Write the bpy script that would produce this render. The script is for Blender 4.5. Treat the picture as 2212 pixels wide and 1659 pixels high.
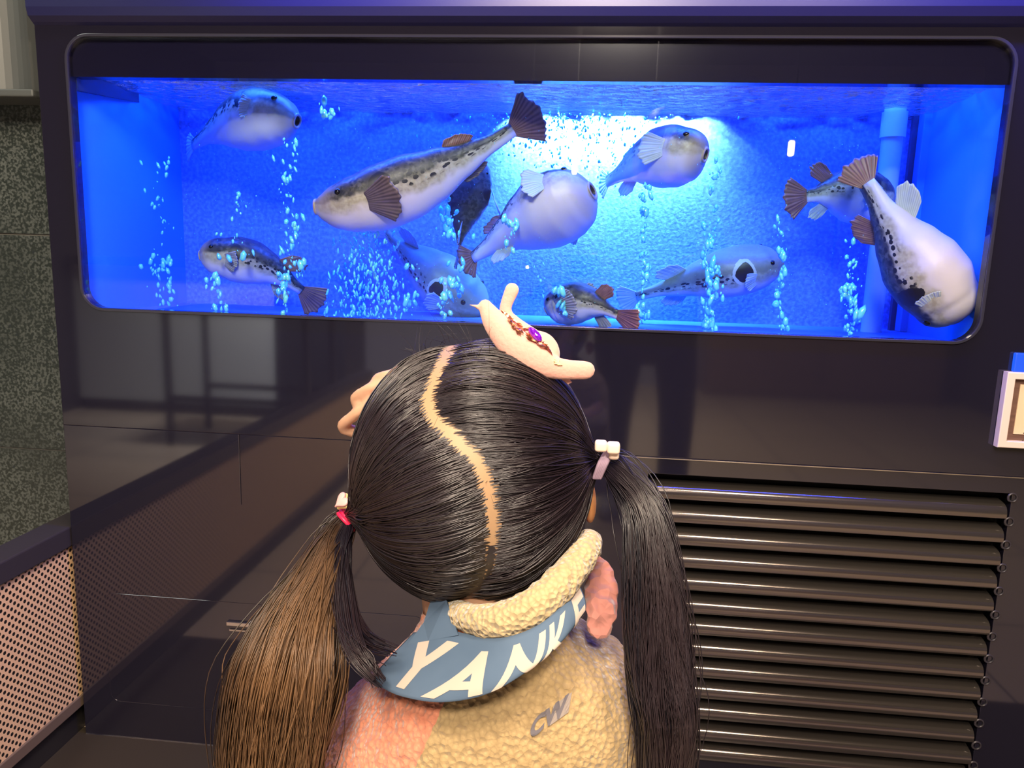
import bpy, bmesh, math, random
import numpy as np
from mathutils import Vector, Matrix, noise
from mathutils.bvhtree import BVHTree

for _o in list(bpy.data.objects): bpy.data.objects.remove(_o)
C = bpy.context.scene.collection
sc = bpy.context.scene
PI = math.pi

# ---------------------------------------------------------------- camera
F, CX, CY = 1600.0, 1106.0, 829.5
YAW, PIT, ROL = math.radians(-5.318), math.radians(9.627), math.radians(1.761)
CAM = Vector((0.0, -1.35, 1.035))
_w = Vector((math.sin(YAW)*math.cos(PIT), math.cos(YAW)*math.cos(PIT), -math.sin(PIT)))
_r = _w.cross(Vector((0, 0, 1))).normalized(); _u = _r.cross(_w)
AR = _r*math.cos(ROL)+_u*math.sin(ROL); AU = -_r*math.sin(ROL)+_u*math.cos(ROL)
cam = bpy.data.cameras.new('camera'); co = bpy.data.objects.new('camera', cam); C.objects.link(co)
m3 = Matrix((AR, AU, -_w)).transposed(); co.matrix_world = Matrix.Translation(CAM) @ m3.to_4x4()
cam.sensor_width = 36; cam.lens = F/2212*36; cam.clip_start = .01
sc.camera = co

def at(px, py, Y):
    """point of the room at depth Y that the picture shows at (px, py)"""
    d = AR*(px-CX) - AU*(py-CY) + _w*F
    return CAM + d*((Y-CAM.y)/d.y)
def mirrored(px, py, D):
    """point of the room behind the viewer whose image in the glass (y=0) is at (px, py)"""
    p = at(px, py, D); return Vector((p.x, -p.y, p.z))

# ---------------------------------------------------------------- view, world, lights
vs = sc.view_settings; vs.view_transform = 'Standard'; vs.look = 'None'; vs.exposure = 0; vs.gamma = 1; vs.use_curve_mapping = False
w = bpy.data.worlds.new('world'); sc.world = w; w.use_nodes = True
w.node_tree.nodes['Background'].inputs[0].default_value = (.30, .24, .20, 1)
w.node_tree.nodes['Background'].inputs[1].default_value = .25

def area(name, loc, target, sx, sy, power, col, spread=PI):
    l = bpy.data.lights.new(name, 'AREA'); l.shape = 'RECTANGLE'; l.size = sx; l.size_y = sy; l.energy = power; l.color = col; l.spread = spread
    o = bpy.data.objects.new(name, l); C.objects.link(o); o.location = loc
    d = Vector(target)-Vector(loc); o.rotation_euler = d.to_track_quat('-Z', 'Y').to_euler(); return o
WARM = (1, .79, .59)
# restaurant ceiling light, warm
area('ceiling_light_warm', (0.78, -1.75, 2.45), (.0, -.75, .8), .16, .5, 26, WARM)
area('ceiling_light_side', (-.2, -2.1, 2.45), (-1.05, -.4, .2), .5, .5, 60, (1, .80, .60))
area('ceiling_light_left', (-2.2, -1.2, 2.5), (-1.6, .1, 1.0), .4, .4, 9, (.90, 1, .92))
area('ceiling_light_room', (0.15, -3.0, 2.5), (0.15, -3.0, 0), .35, .35, 120, (1, .84, .66))
area('counter_fill_light', (-1.5, -2.2, 2.5), (-1.5, -3.2, .4), .5, .3, 90, (.95, .95, 1), 1.6)  # fill light added to brighten the counter in its reflection
# aquarium lamps hanging over the water
BLUE = (.030, .125, 1.0)
TZ = 1.357                      # water level
area('tank_light_back', (at(1320, 230, .34).x, .350, TZ+.046), (at(1320, 230, .34).x, .399, TZ-.015), .40, .03, 92, (.62, .82, 1), 2.0)
area('tank_light_left', (-.62, .20, TZ+.19), (-.62, .22, .9), .60, .12, 42, BLUE)
area('tank_light_mid', (-.10, .20, TZ+.19), (-.10, .22, .9), .60, .12, 40, BLUE)
area('tank_light_right', (.42, .20, TZ+.19), (.42, .22, .9), .50, .12, 34, BLUE)
area('blue_fill_light', (.12, -.085, 1.61), (.12, .0, 1.38), 1.5, .02, 18.0, (.03, .05, 1))  # unseen blue fill, added to tint the head rail and cover strip
area('ceiling_light_front', (.12, -.62, 2.5), (.05, -.85, .9), .3, .3, 16, WARM)

# ---------------------------------------------------------------- helpers
def link(o, parent=None):
    C.objects.link(o)
    if parent is not None: o.parent = parent
    return o
def tag(o, label=None, cat=None, group=None, kind=None):
    if label: o['label'] = label
    if cat: o['category'] = cat
    if group: o['group'] = group
    if kind: o['kind'] = kind
    return o
def empty(name, loc=(0, 0, 0)):
    o = bpy.data.objects.new(name, None); C.objects.link(o); o.location = loc; o.empty_display_size = .05
    bpy.context.view_layer.update(); return o
def mobj(name, verts, faces, m, parent=None, smooth=False, origin=None):
    """one mesh object from world-space vertices"""
    if origin is None and parent is None:
        a = np.array([tuple(v) for v in verts]); origin = Vector(((a[:, 0].min()+a[:, 0].max())/2, (a[:, 1].min()+a[:, 1].max())/2, a[:, 2].min()))
    if parent is not None:
        base = Vector((0, 0, 0)); q = parent
        while q is not None: base = base+q.location; q = q.parent
        vv = [Vector(v)-base for v in verts]
    else:
        vv = [Vector(v)-Vector(origin) for v in verts]
    me = bpy.data.meshes.new(name); me.from_pydata([tuple(v) for v in vv], [], faces); me.update()
    if m: 
        for mm in (m if isinstance(m, (list, tuple)) else [m]): me.materials.append(mm)
    if smooth: me.polygons.foreach_set('use_smooth', [True]*len(me.polygons))
    o = bpy.data.objects.new(name, me); link(o, parent)
    if parent is None: o.location = origin
    return o
class MB:
    def __init__(s): s.v = []; s.f = []
    def add(s, v, f):
        n = len(s.v); s.v += [Vector(q) for q in v]; s.f += [tuple(i+n for i in q) for q in f]; return s
    def box(s, x0, x1, y0, y1, z0, z1):
        v = [(x, y, z) for z in (z0, z1) for y in (y0, y1) for x in (x0, x1)]
        return s.add(v, [(0, 2, 3, 1), (4, 5, 7, 6), (0, 1, 5, 4), (2, 6, 7, 3), (0, 4, 6, 2), (1, 3, 7, 5)])
    def build(s, name, m, parent=None, smooth=False, bevel=0):
        o = mobj(name, s.v, s.f, m, parent, smooth)
        if bevel:
            b = o.modifiers.new('bevel', 'BEVEL'); b.width = bevel; b.segments = 2; b.limit_method = 'ANGLE'
        return o
def cat_rom(P, n):
    P = [Vector(p) if not isinstance(p, (int, float)) else p for p in P]
    out = []; k = len(P)-1
    for i in range(n):
        t = i/(n-1)*k; j = min(int(t), k-1); u = t-j
        p0 = P[j-1] if j > 0 else P[0]*2-P[1]; p1 = P[j]; p2 = P[j+1]; p3 = P[j+2] if j+2 <= k else P[k]*2-P[k-1]
        out.append(.5*((2*p1)+(p2-p0)*u+(2*p0-5*p1+4*p2-p3)*u*u+(3*p1-p0-3*p2+p3)*u**3))
    return out
def tube(pts, rad, seg=12, n=None, up=(0, 0, 1), flat=1.0):
    """tapered tube with rounded ends through the points; returns verts, faces"""
    n = n or max(6, len(pts)*5)
    P = cat_rom(pts, n); R = [max(1e-5, r) for r in cat_rom([float(r) for r in rad], n)]
    T = [(P[min(i+1, n-1)]-P[max(i-1, 0)]).normalized() for i in range(n)]
    rings = []
    for k in (3, 2, 1):
        a = k/3*PI/2*.92; rings.append((P[0]-T[0]*R[0]*math.sin(a), R[0]*math.cos(a), T[0]))
    for i in range(n): rings.append((P[i], R[i], T[i]))
    for k in (1, 2, 3):
        a = k/3*PI/2*.92; rings.append((P[-1]+T[-1]*R[-1]*math.sin(a), R[-1]*math.cos(a), T[-1]))
    v = []; f = []; U = Vector(up)
    for c, r, t in rings:
        s = t.cross(U)
        if s.length < 1e-3: s = t.cross(Vector((1, .1, 0)))
        s.normalize(); uu = s.cross(t)
        for k in range(seg):
            a = 2*PI*k/seg; v.append(c+s*r*math.cos(a)+uu*r*flat*math.sin(a))
    m = len(rings)
    for i in range(m-1):
        for k in range(seg):
            k2 = (k+1) % seg; f.append((i*seg+k, i*seg+k2, (i+1)*seg+k2, (i+1)*seg+k))
    f.append(tuple(range(seg-1, -1, -1))); f.append(tuple((m-1)*seg+k for k in range(seg)))
    return v, f
def ball(c, r, seg=24, rng=14, rot=None):
    if isinstance(r, (int, float)): r = (r, r, r)
    v = []; f = []; M = rot or Matrix.Identity(3); c = Vector(c)
    for i in range(rng+1):
        th = PI*i/rng
        for k in range(seg):
            a = 2*PI*k/seg; q = Vector((r[0]*math.sin(th)*math.cos(a), r[1]*math.sin(th)*math.sin(a), r[2]*math.cos(th)))
            v.append(c+M@q)
    for i in range(rng):
        for k in range(seg):
            k2 = (k+1) % seg; f.append((i*seg+k, (i+1)*seg+k, (i+1)*seg+k2, i*seg+k2))
    return v, f
def remesh(o, vox, smooth_it=0):
    """merge the overlapping shapes of one mesh into one continuous surface"""
    md = o.modifiers.new('r', 'REMESH'); md.mode = 'VOXEL'; md.voxel_size = vox; md.use_smooth_shade = True
    if smooth_it:
        s = o.modifiers.new('s', 'SMOOTH'); s.iterations = smooth_it; s.factor = .5
    dg = bpy.context.evaluated_depsgraph_get(); dg.update()
    me = bpy.data.meshes.new_from_object(o.evaluated_get(dg)); mats = list(o.data.materials)
    o.modifiers.clear(); o.data = me; me.materials.clear()
    for mm in mats: me.materials.append(mm)
    me.polygons.foreach_set('use_smooth', [True]*len(me.polygons)); return o
def rrect(x0, x1, z0, z1, r, n=8):
    p = []
    for cx, cz, a0 in ((x1-r, z1-r, 0), (x0+r, z1-r, 90), (x0+r, z0+r, 180), (x1-r, z0+r, 270)):
        for k in range(n+1):
            a = math.radians(a0+90*k/n); p.append((cx+r*math.cos(a), cz+r*math.sin(a)))
    return p
def plate(name, loops, y0, y1, m, parent=None, bevel=0):
    """flat plate in the x-z plane from closed loops (inner loops are holes), between y0 and y1"""
    cu = bpy.data.curves.new('t', 'CURVE'); cu.dimensions = '2D'; cu.fill_mode = 'BOTH'; cu.extrude = (y1-y0)/2-bevel
    cu.bevel_depth = bevel; cu.bevel_resolution = 2
    for L in loops:
        s = cu.splines.new('POLY'); s.points.add(len(L)-1); s.use_cyclic_u = True
        for i, (x, z) in enumerate(L): s.points[i].co = (x, z, 0, 1)
    t = bpy.data.objects.new('t', cu); C.objects.link(t)
    dg = bpy.context.evaluated_depsgraph_get(); dg.update()
    me = bpy.data.meshes.new_from_object(t.evaluated_get(dg)); bpy.data.objects.remove(t)
    v = [Vector((q.co.x, (y0+y1)/2-q.co.z, q.co.z*0+q.co.y)) for q in me.vertices]; f = [tuple(p.vertices) for p in me.polygons]
    bpy.data.meshes.remove(me)
    return mobj(name, v, f, m, parent)

# ---------------------------------------------------------------- materials
class NT:
    def __init__(s, name):
        s.m = bpy.data.materials.new(name); s.m.use_nodes = True; s.t = s.m.node_tree; s.b = s.t.nodes['Principled BSDF']; s.out = s.t.nodes['Material Output']
    def n(s, typ, **kw):
        q = s.t.nodes.new(typ)
        for k, v in kw.items():
            if k.startswith('_'): s.set(q.inputs[int(k[1:])], v)
            elif k in q.inputs.keys() and not hasattr(q, k): s.set(q.inputs[k], v)
            else: setattr(q, k, v)
        return q
    def set(s, inp, v):
        if isinstance(v, bpy.types.NodeSocket): s.t.links.new(v, inp)
        elif isinstance(v, bpy.types.Node): s.t.links.new(v.outputs[0], inp)
        else:
            if hasattr(inp.default_value, '__len__') and isinstance(v, tuple) and len(v) == 3 and len(inp.default_value) == 4: v = (*v, 1)
            inp.default_value = v
    def math(s, op, a, b=0.0, c=0.0): return s.n('ShaderNodeMath', operation=op, _0=a, _1=b, _2=c).outputs[0]
    def mix(s, f, a, b):
        q = s.t.nodes.new('ShaderNodeMix'); q.data_type = 'RGBA'; s.set(q.inputs[0], f); s.set(q.inputs[6], a); s.set(q.inputs[7], b); return q.outputs[2]
    def ramp(s, f, a, b):
        q = s.n('ShaderNodeMapRange'); s.set(q.inputs[0], f); q.inputs[1].default_value = a; q.inputs[2].default_value = b; q.interpolation_type = 'SMOOTHSTEP'; return q.outputs[0]
    def attr(s, name): return s.n('ShaderNodeAttribute', attribute_name=name).outputs['Fac']
    def obj(s): return s.n('ShaderNodeTexCoord').outputs['Object']
    def noise(s, scale, detail=2, vec=None):
        q = s.n('ShaderNodeTexNoise'); q.inputs['Scale'].default_value = scale; q.inputs['Detail'].default_value = detail
        s.set(q.inputs['Vector'], vec or s.obj()); return q.outputs[0]
    def vor(s, scale, vec=None, out=0, feature='F1'):
        q = s.n('ShaderNodeTexVoronoi'); q.feature = feature; q.inputs['Scale'].default_value = scale; s.set(q.inputs['Vector'], vec or s.obj()); return q.outputs[out]
    def bump(s, h, strength=.3, dist=.002):
        q = s.n('ShaderNodeBump'); q.inputs['Strength'].default_value = strength; q.inputs['Distance'].default_value = dist; s.set(q.inputs['Height'], h); s.set(s.b.inputs['Normal'], q.outputs[0])
    def P(s, **kw):
        for k, v in kw.items(): s.set(s.b.inputs[{'col': 'Base Color', 'rough': 'Roughness', 'metal': 'Metallic', 'spec': 'Specular IOR Level', 'sheen': 'Sheen Weight', 'coat': 'Coat Weight', 'sss': 'Subsurface Weight', 'trans': 'Transmission Weight', 'ior': 'IOR', 'aniso': 'Anisotropic', 'em': 'Emission Color', 'es': 'Emission Strength', 'alpha': 'Alpha'}[k]], v)
        return s.m
def simple(name, col, rough=.5, **kw): return NT(name).P(col=col, rough=rough, **kw)
def emis(name, col, st): return NT(name).P(col=(0, 0, 0), em=col, es=st, rough=.5)

t = NT('black_gloss'); n_ = t.noise(3.0, 3); M_GLOSS = t.P(col=(.011, .010, .020), rough=t.math('MULTIPLY_ADD', n_, .05, .03), spec=1.0)
M_SEAM = simple('seam_black', (.002, .002, .002), .6)
M_CHROME = simple('chrome_edge', (.75, .72, .68), .25, metal=1.0)
t = NT('brushed_dark_metal'); mp = t.n('ShaderNodeMapping'); t.set(mp.inputs[0], t.obj()); mp.inputs['Scale'].default_value = (3, 60, 900)
n_ = t.noise(1.0, 4, mp.outputs[0]); t.bump(n_, .10, .0006); M_LOUVER = t.P(col=(.20, .175, .16), metal=.85, rough=.15, aniso=0.0)
t = NT('granite'); a = t.noise(190, 5); b = t.vor(60); c2 = t.noise(6, 3)
colr = t.mix(t.ramp(a, .42, .62), (.022, .029, .027), (.095, .11, .105)); colr = t.mix(t.math('MULTIPLY', t.ramp(c2, .3, .8), .6), colr, (.02, .026, .025))
M_GRAN = t.P(col=colr, rough=.28, spec=.5)
M_GROUT = simple('grout', (.12, .12, .11), .8)
M_STEEL = simple('steel_grey', (.085, .095, .095), .45, metal=.2)
M_RAIL = simple('rail_dark', (.035, .03, .038), .35)
t = NT('floor'); n_ = t.noise(7, 4); br = t.n('ShaderNodeTexBrick'); t.set(br.inputs['Vector'], t.obj()); br.offset = 0; br.inputs['Scale'].default_value = 1.0
br.inputs['Brick Width'].default_value = .6; br.inputs['Row Height'].default_value = .6; br.inputs['Mortar Size'].default_value = .004
br.inputs['Color1'].default_value = (.46, .37, .27, 1); br.inputs['Color2'].default_value = (.43, .34, .25, 1); br.inputs['Mortar'].default_value = (.1, .09, .08, 1)
M_FLOOR = t.P(col=t.mix(t.math('MULTIPLY', n_, .35), br.outputs[0], (.30, .24, .17)), rough=.35)
M_WALL = simple('wall_plaster', (.24, .23, .27), .8); M_CEIL = simple('ceiling_paint', (.07, .065, .09), .9)
M_DARKWALL = simple('wall_dark', (.05, .045, .05), .5)
# perforated panel
t = NT('perforated_panel'); sp = t.n('ShaderNodeSeparateXYZ'); t.set(sp.inputs[0], t.obj())
def lattice(t, sp, du, dv, pitch, r):
    u = t.math('SUBTRACT', t.math('FRACT', t.math('MULTIPLY_ADD', sp.outputs[1], 1/pitch, du)), .5)
    v = t.math('SUBTRACT', t.math('FRACT', t.math('MULTIPLY_ADD', sp.outputs[2], 1/(pitch), dv)), .5)
    d = t.math('SQRT', t.math('ADD', t.math('MULTIPLY', u, u), t.math('MULTIPLY', v, v))); return t.math('LESS_THAN', d, r)
h1 = lattice(t, sp, 0, 0, .0165, .22); h2 = lattice(t, sp, .5, .5, .0165, .22); hh = t.math('MAXIMUM', h1, h2)
t.bump(hh, .8, -.002); M_PERF = t.P(col=t.mix(hh, (.74, .49, .28), (.012, .01, .01)), rough=.45)
# glass and water surface
def glassy(name, ior, tint, rough=0.0, extra=0.0, wave=0.0):
    t = NT(name); t.t.nodes.remove(t.b)
    fr = t.n('ShaderNodeFresnel'); fr.inputs[0].default_value = ior
    g = t.n('ShaderNodeBsdfGlossy'); g.inputs['Roughness'].default_value = rough; tr = t.n('ShaderNodeBsdfTransparent'); t.set(tr.inputs[0], tint)
    if wave:
        mp = t.n('ShaderNodeMapping'); t.set(mp.inputs[0], t.obj()); mp.inputs['Scale'].default_value = (.6, 2.6, 1)
        bp = t.n('ShaderNodeBump'); bp.inputs['Strength'].default_value = wave; bp.inputs['Distance'].default_value = .03; t.set(bp.inputs['Height'], t.noise(52, 5, mp.outputs[0])); t.set(g.inputs['Normal'], bp.outputs[0])
    mx = t.n('ShaderNodeMixShader'); fac = t.math('ADD', fr.outputs[0], extra); fac = t.n('ShaderNodeClamp', _0=fac).outputs[0]
    t.set(mx.inputs[0], fac); t.t.links.new(tr.outputs[0], mx.inputs[1]); t.t.links.new(g.outputs[0], mx.inputs[2]); t.t.links.new(mx.outputs[0], t.out.inputs[0]); return t.m
M_PANE = glassy('acrylic_pane', 1.42, (.97, .985, 1))
M_SURF = glassy('water_surface', 1.33, (.85, .95, 1), .03, .55, 1.0)
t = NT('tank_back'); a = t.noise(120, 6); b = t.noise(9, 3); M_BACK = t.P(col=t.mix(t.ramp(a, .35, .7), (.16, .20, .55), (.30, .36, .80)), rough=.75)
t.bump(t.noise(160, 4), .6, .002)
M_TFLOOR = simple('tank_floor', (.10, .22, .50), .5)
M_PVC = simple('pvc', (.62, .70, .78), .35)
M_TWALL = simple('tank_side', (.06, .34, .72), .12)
M_TDARK = simple('tank_dark', (.03, .05, .12), .35)
M_BUB = simple('bubble', (.20, .92, .90), .2, spec=1.0, coat=1.0)
# fish
t = NT('puffer_skin'); S_ = t.attr('fs'); c_ = t.attr('fc'); dk = t.attr('fd')
nz = t.noise(28, 4); fine = t.noise(130, 4); mid = t.noise(60, 3)
back = t.mix(t.ramp(fine, .40, .60), (.018, .020, .022), (.09, .085, .07))
back = t.mix(t.ramp(mid, .46, .58), back, t.mix(fine, (.02, .02, .03), (.07, .065, .06)))
back = t.mix(t.math('MULTIPLY', dk, .75), back, (.40, .38, .30))
flank = t.mix(t.ramp(fine, .3, .7), (.36, .31, .22), (.50, .45, .34)); belly = (.66, .60, .68)
cc = t.math('MULTIPLY_ADD', nz, .7, t.math('ADD', c_, -.35))
colr = t.mix(t.ramp(cc, -.30, .05), belly, flank); colr = t.mix(t.ramp(cc, .22, .42), colr, back)
sv = t.n('ShaderNodeCombineXYZ', _0=t.math('MULTIPLY', S_, 26.0), _1=t.math('MULTIPLY', c_, 6.0), _2=t.attr('fr'))
vo = t.n('ShaderNodeTexVoronoi'); t.set(vo.inputs['Vector'], sv); vo.inputs['Scale'].default_value = 1.0; vo.inputs['Randomness'].default_value = .8
spot = t.math('MULTIPLY', t.math('LESS_THAN', t.math('ADD', vo.outputs[0], t.math('MULTIPLY', fine, .35)), .56), t.math('MULTIPLY', t.ramp(S_, .36, .44), t.math('MULTIPLY', t.ramp(c_, .02, .12), t.math('SUBTRACT', 1.0, t.ramp(c_, .45, .60)))))
colr = t.mix(spot, colr, (.012, .012, .02))
def blob(t, s0, c0, rs, rc):
    a = t.math('DIVIDE', t.math('SUBTRACT', S_, s0), rs); b = t.math('DIVIDE', t.math('SUBTRACT', c_, c0), rc)
    return t.math('ADD', t.math('SQRT', t.math('ADD', t.math('MULTIPLY', a, a), t.math('MULTIPLY', b, b))), t.math('MULTIPLY', t.math('SUBTRACT', mid, .5), .6))
bl = blob(t, .375, .40, .06, .36); ringw = t.math('LESS_THAN', bl, 1.35); core = t.math('LESS_THAN', bl, 1.0)
colr = t.mix(t.math('MULTIPLY', ringw, t.ramp(dk, .1, .6)), colr, (.62, .60, .55)); colr = t.mix(core, colr, (.010, .010, .016))
colr = t.mix(t.math('MULTIPLY', t.math('SUBTRACT', 1.0, t.ramp(S_, .05, .16)), .6), colr, (.42, .33, .24))
colr = t.mix(t.math('LESS_THAN', S_, .004), colr, (.03, .018, .018))
colr = t.mix(t.math('MULTIPLY', t.math('GREATER_THAN', S_, .004), t.math('LESS_THAN', S_, .035)), colr, (.46, .33, .27))
t.bump(fine, .25, .0015); M_FISH = t.P(col=colr, rough=.42, spec=.5, sss=.0)
def finmat(name, a, b):
    t = NT(name); u = t.attr('fu'); wv = t.math('MULTIPLY', t.math('SINE', t.math('MULTIPLY', u, 82.0)), .45); n = t.noise(60, 3)
    return t.P(col=t.mix(t.ramp(t.math('ADD', wv, t.math('MULTIPLY', n, .8)), -.6, 1.2), a, b), rough=.45)
M_FIND = finmat('fin_dark', (.10, .035, .045), (.34, .16, .14)); M_FINP = finmat('fin_pale', (.35, .40, .42), (.62, .66, .66)); M_FINM = finmat('fin_mottled', (.05, .05, .06), (.45, .42, .42))
M_FINX = finmat('fin_navy', (.03, .02, .05), (.15, .11, .15))
M_EYE = simple('fish_iris', (.30, .22, .10), .15); M_PUP = simple('fish_pupil', (.004, .004, .006), .05)

# ---------------------------------------------------------------- the room
def struct(o): o['kind'] = 'structure'; return o
struct(MB().box(-3.2, 3.0, -5.0, .9, -.1, 0).build('floor', M_FLOOR))
struct(MB().box(-1.040, 3.0, -.42, .02, 0, .0016).build('floor_shade_strip', simple('shaded_floor', (.035, .028, .02), .3)))  # added dark strip: shade on the floor before the cabinet, put into colour
struct(MB().box(-3.2, 3.0, -5.0, .9, 2.6, 2.7).build('ceiling', M_CEIL))
struct(MB().box(-3.2, 3.0, -5.1, -5.0, 0, 2.6).build('wall_back', M_WALL))
struct(MB().box(-3.3, -3.2, -5.0, .9, 0, 2.6).build('wall_left', M_DARKWALL))
struct(MB().box(3.0, 3.1, -5.0, .9, 0, 2.6).build('wall_right', M_DARKWALL))
XL = -1.021
# granite wall left of the aquarium: three courses of slabs with grout joints in between
zg1 = at(70, 507, .10).z; zg2 = at(70, 970, .10).z
g = MB().box(-3.2, XL-.004, .10, .16, 0, zg2-.002).box(-3.2, XL-.004, .10, .16, zg2+.002, zg1-.002).box(-3.2, XL-.004, .10, .16, zg1+.002, 2.6)
wf = struct(g.build('wall_front', M_GRAN))
struct(MB().box(-3.2, XL-.004, .104, .15, 0, 2.6).build('trim_1', M_GROUT))
# perforated low screen running from the aquarium toward the viewer
zr = at(151, 1139, 0).z; zr2 = at(155, 1182, 0).z; zb = at(181, 1506, 0).z; zb2 = at(183, 1529, 0).z; zt = at(184, 1571, 0).z
xp = XL-.012
sr = empty('low_screen', (xp, -.8, 0)); tag(sr, 'low beige perforated screen with a dark top rail left of the aquarium', 'screen')
MB().box(xp-.035, xp, -2.2, .08, zb, zr2).build('perforated_panel', M_PERF, sr)
MB().box(xp-.055, xp+.008, -2.2, .08, zr2, zr).build('top_rail', M_RAIL, sr, bevel=.003)
MB().box(xp-.035, xp+.004, -2.2, .08, zb2, zb).build('bottom_rail', simple('screen_wood', (.14, .10, .075), .4), sr, bevel=.002)
MB().box(xp-.035, xp-.008, -2.2, .08, 0, zb2).build('kick_board', simple('kick_black', (.02, .018, .018), .4), sr)
# ribbed metal cover on the granite
mcr = empty('ribbed_metal_cover', (-1.2, .06, 1.3)); tag(mcr, 'grey ribbed metal cover with a ledge on the granite wall at upper left', 'cover')
zl0 = at(30, 212, .03).z; zl1 = at(30, 195, .03).z; xe = at(62, 100, .03).x
v = []; f = []; nr = 60
for i in range(nr+1):
    x = -1.75+(xe+1.75)*i/nr; y = .03+.012*abs(math.sin(i*PI/6.0))
    v += [(x, y, zl1), (x, y, 2.0)]
for i in range(nr): f.append((2*i, 2*i+2, 2*i+3, 2*i+1))
rp = mobj('ribbed_panel', v, f, M_STEEL, mcr, False); sd = rp.modifiers.new('s', 'SOLIDIFY'); sd.thickness = -.02; sd.offset = 1
MB().box(-1.75, at(75, 200, .02).x, .015, .10, zl0, zl1).build('ledge', M_STEEL, mcr, bevel=.003)
MB().box(xe, at(72, 100, .04).x, .04, .10, zl1, 2.0).build('side_channel', simple('channel', (.06, .05, .05), .5), mcr)

# ---------------------------------------------------------------- aquarium
WX0, WX1, WZ0, WZ1 = -.962, .681, .915, 1.410
ZC = 1.342
XR = at(2480, 740, 0).x
aq = empty('aquarium', (-.13, 0, 0)); tag(aq, 'glossy black built-in aquarium cabinet with a wide blue-lit window and a louvred vent', 'aquarium')
ztop = 1.428
zs = at(1800, 1009, 0).z; xs = at(515, 900, 0).x; xl = at(1395, 1100, 0).x
seamw = .0022
win = rrect(WX0, WX1, WZ0, WZ1, .042)
# front is one face round the window, split by real joints: upper panel, lower left, lower middle, vent panel
zlow = zs
def rect(x0, x1, z0, z1): return [(x0, z0), (x1, z0), (x1, z1), (x0, z1)]
plate('window_panel', [rect(XL, XR, zlow+seamw, ztop), win], 0, .02, M_GLOSS, aq, .0015)
# lower part: slots of the vent
slots_py = [1075, 1127, 1177, 1227, 1277, 1328, 1375, 1423, 1470, 1516, 1562, 1610, 1653]
slots_px = [2187, 2180, 2173, 2165, 2158, 2150, 2143, 2136, 2129, 2122, 2115, 2109, 2102]
zk = [at(x, y, 0).z for x, y in zip(slots_px, slots_py)]; xk = [at(x, y, 0).x for x, y in zip(slots_px, slots_py)]
xke = sum(xk)/len(xk)
dz0 = at(232+330, 1287, 0); 
DX0 = at(232, 1400, 0).x; DX1 = at(918, 1400, 0).x; DZ1 = at(400, 1293, 0).z; DZ0 = at(400, 1528, 0).z
door = rrect(DX0, DX1, DZ0, DZ1, .022)
doorin = rrect(DX0+.0013, DX1-.0013, DZ0+.0013, DZ1-.0013, .0207)
pitch = (zk[0]-zk[-1])/12
vent_top = zk[0]+.008; vent_bot = zk[-1]-pitch*.75-.004
vent = rrect(xl, xke-.001, max(vent_bot, .012), vent_top, .004)
# the door crosses the vertical joint, so the joint ends above it
zj = at(520, 1090, 0).z
plate('lower_panel', [[(XL, .002), (XR, .002), (XR, zlow), (xs+.0012, zlow), (xs+.0012, zj), (xs-.0012, zj), (xs-.0012, zlow), (XL, zlow)], door, vent], 0, .02, M_GLOSS, aq, .0008)
dr = plate('access_door', [doorin], 0, .02, M_GLOSS, aq, .0008)
MB().box(XL+.002, XR-.002, .045, .055, 0, ztop-.54).build('backing_board', M_SEAM, aq)
hp = at(516, 1352, 0)
lt = MB().box(hp.x-.024, hp.x+.024, -.006, .001, hp.z+.001, hp.z+.010).box(hp.x-.020, hp.x+.018, -.003, .001, hp.z-.012, hp.z-.007).build('latch', M_CHROME, dr, bevel=.0012)
lt['label'] = 'small chrome latch'
MB().box(XL, XL+.30*0+at(1230, 1650, 0).x-XL, -.002, 0, .0, .0018).build('bottom_edge_strip', M_CHROME, aq)
MB().box(at(1250, 980, 0).x, XR, -.0012, 0, zs-.0018, zs-.0002).build('joint_edge_strip', M_CHROME, aq)
# louvres
lv = []
for i in range(13):
    z1 = zk[i]+.004; h = pitch
    prof = [(.032, z1-h*.34), (.012, z1-h*.40), (.005, z1-h*.45), (.0005, z1-h*.52), (-.0025, z1-h*.62), (-.004, z1-h*.74), (-.0042, z1-h*.88), (-.003, z1-h*.965), (.001, z1-h*.985), (.030, z1-h*.90)]
    v = []; f = []; nx = 2; k = len(prof)
    xa, xb = xl+.002, xk[i]-.007
    for x in (xa, xb):
        for y, z in prof: v.append((x, y, z))
    for j in range(k):
        j2 = (j+1) % k; f.append((j, j+k, j2+k, j2))
    f.append(tuple(range(k))); f.append(tuple(range(2*k-1, k-1, -1)))
    o = mobj('louver_slat', v, f, M_LOUVER, aq, True)
    es = o.modifiers.new('e', 'EDGE_SPLIT'); es.split_angle = math.radians(50)
# round slot ends with rims
for i in range(13):
    v, f = [], []; cx, cz = xk[i], zk[i]; ns = 20; r0, r1 = .0060, .0082
    for (r, y) in ((r1+.001, 0), (r1, -.0025), (r0, -.002), (r0, .006), (.0001, .006)):
        for k in range(ns):
            a = 2*PI*k/ns; v.append((cx+r*math.cos(a), y, cz+r*math.sin(a)))
    for j in range(4):
        for k in range(ns):
            k2 = (k+1) % ns; f.append((j*ns+k, j*ns+k2, (j+1)*ns+k2, (j+1)*ns+k))
    o = mobj('slot_end', v, f, [M_RAIL, M_SEAM], aq, True)
    for p in o.data.polygons:
        if p.index >= 2*ns: p.material_index = 1
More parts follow.
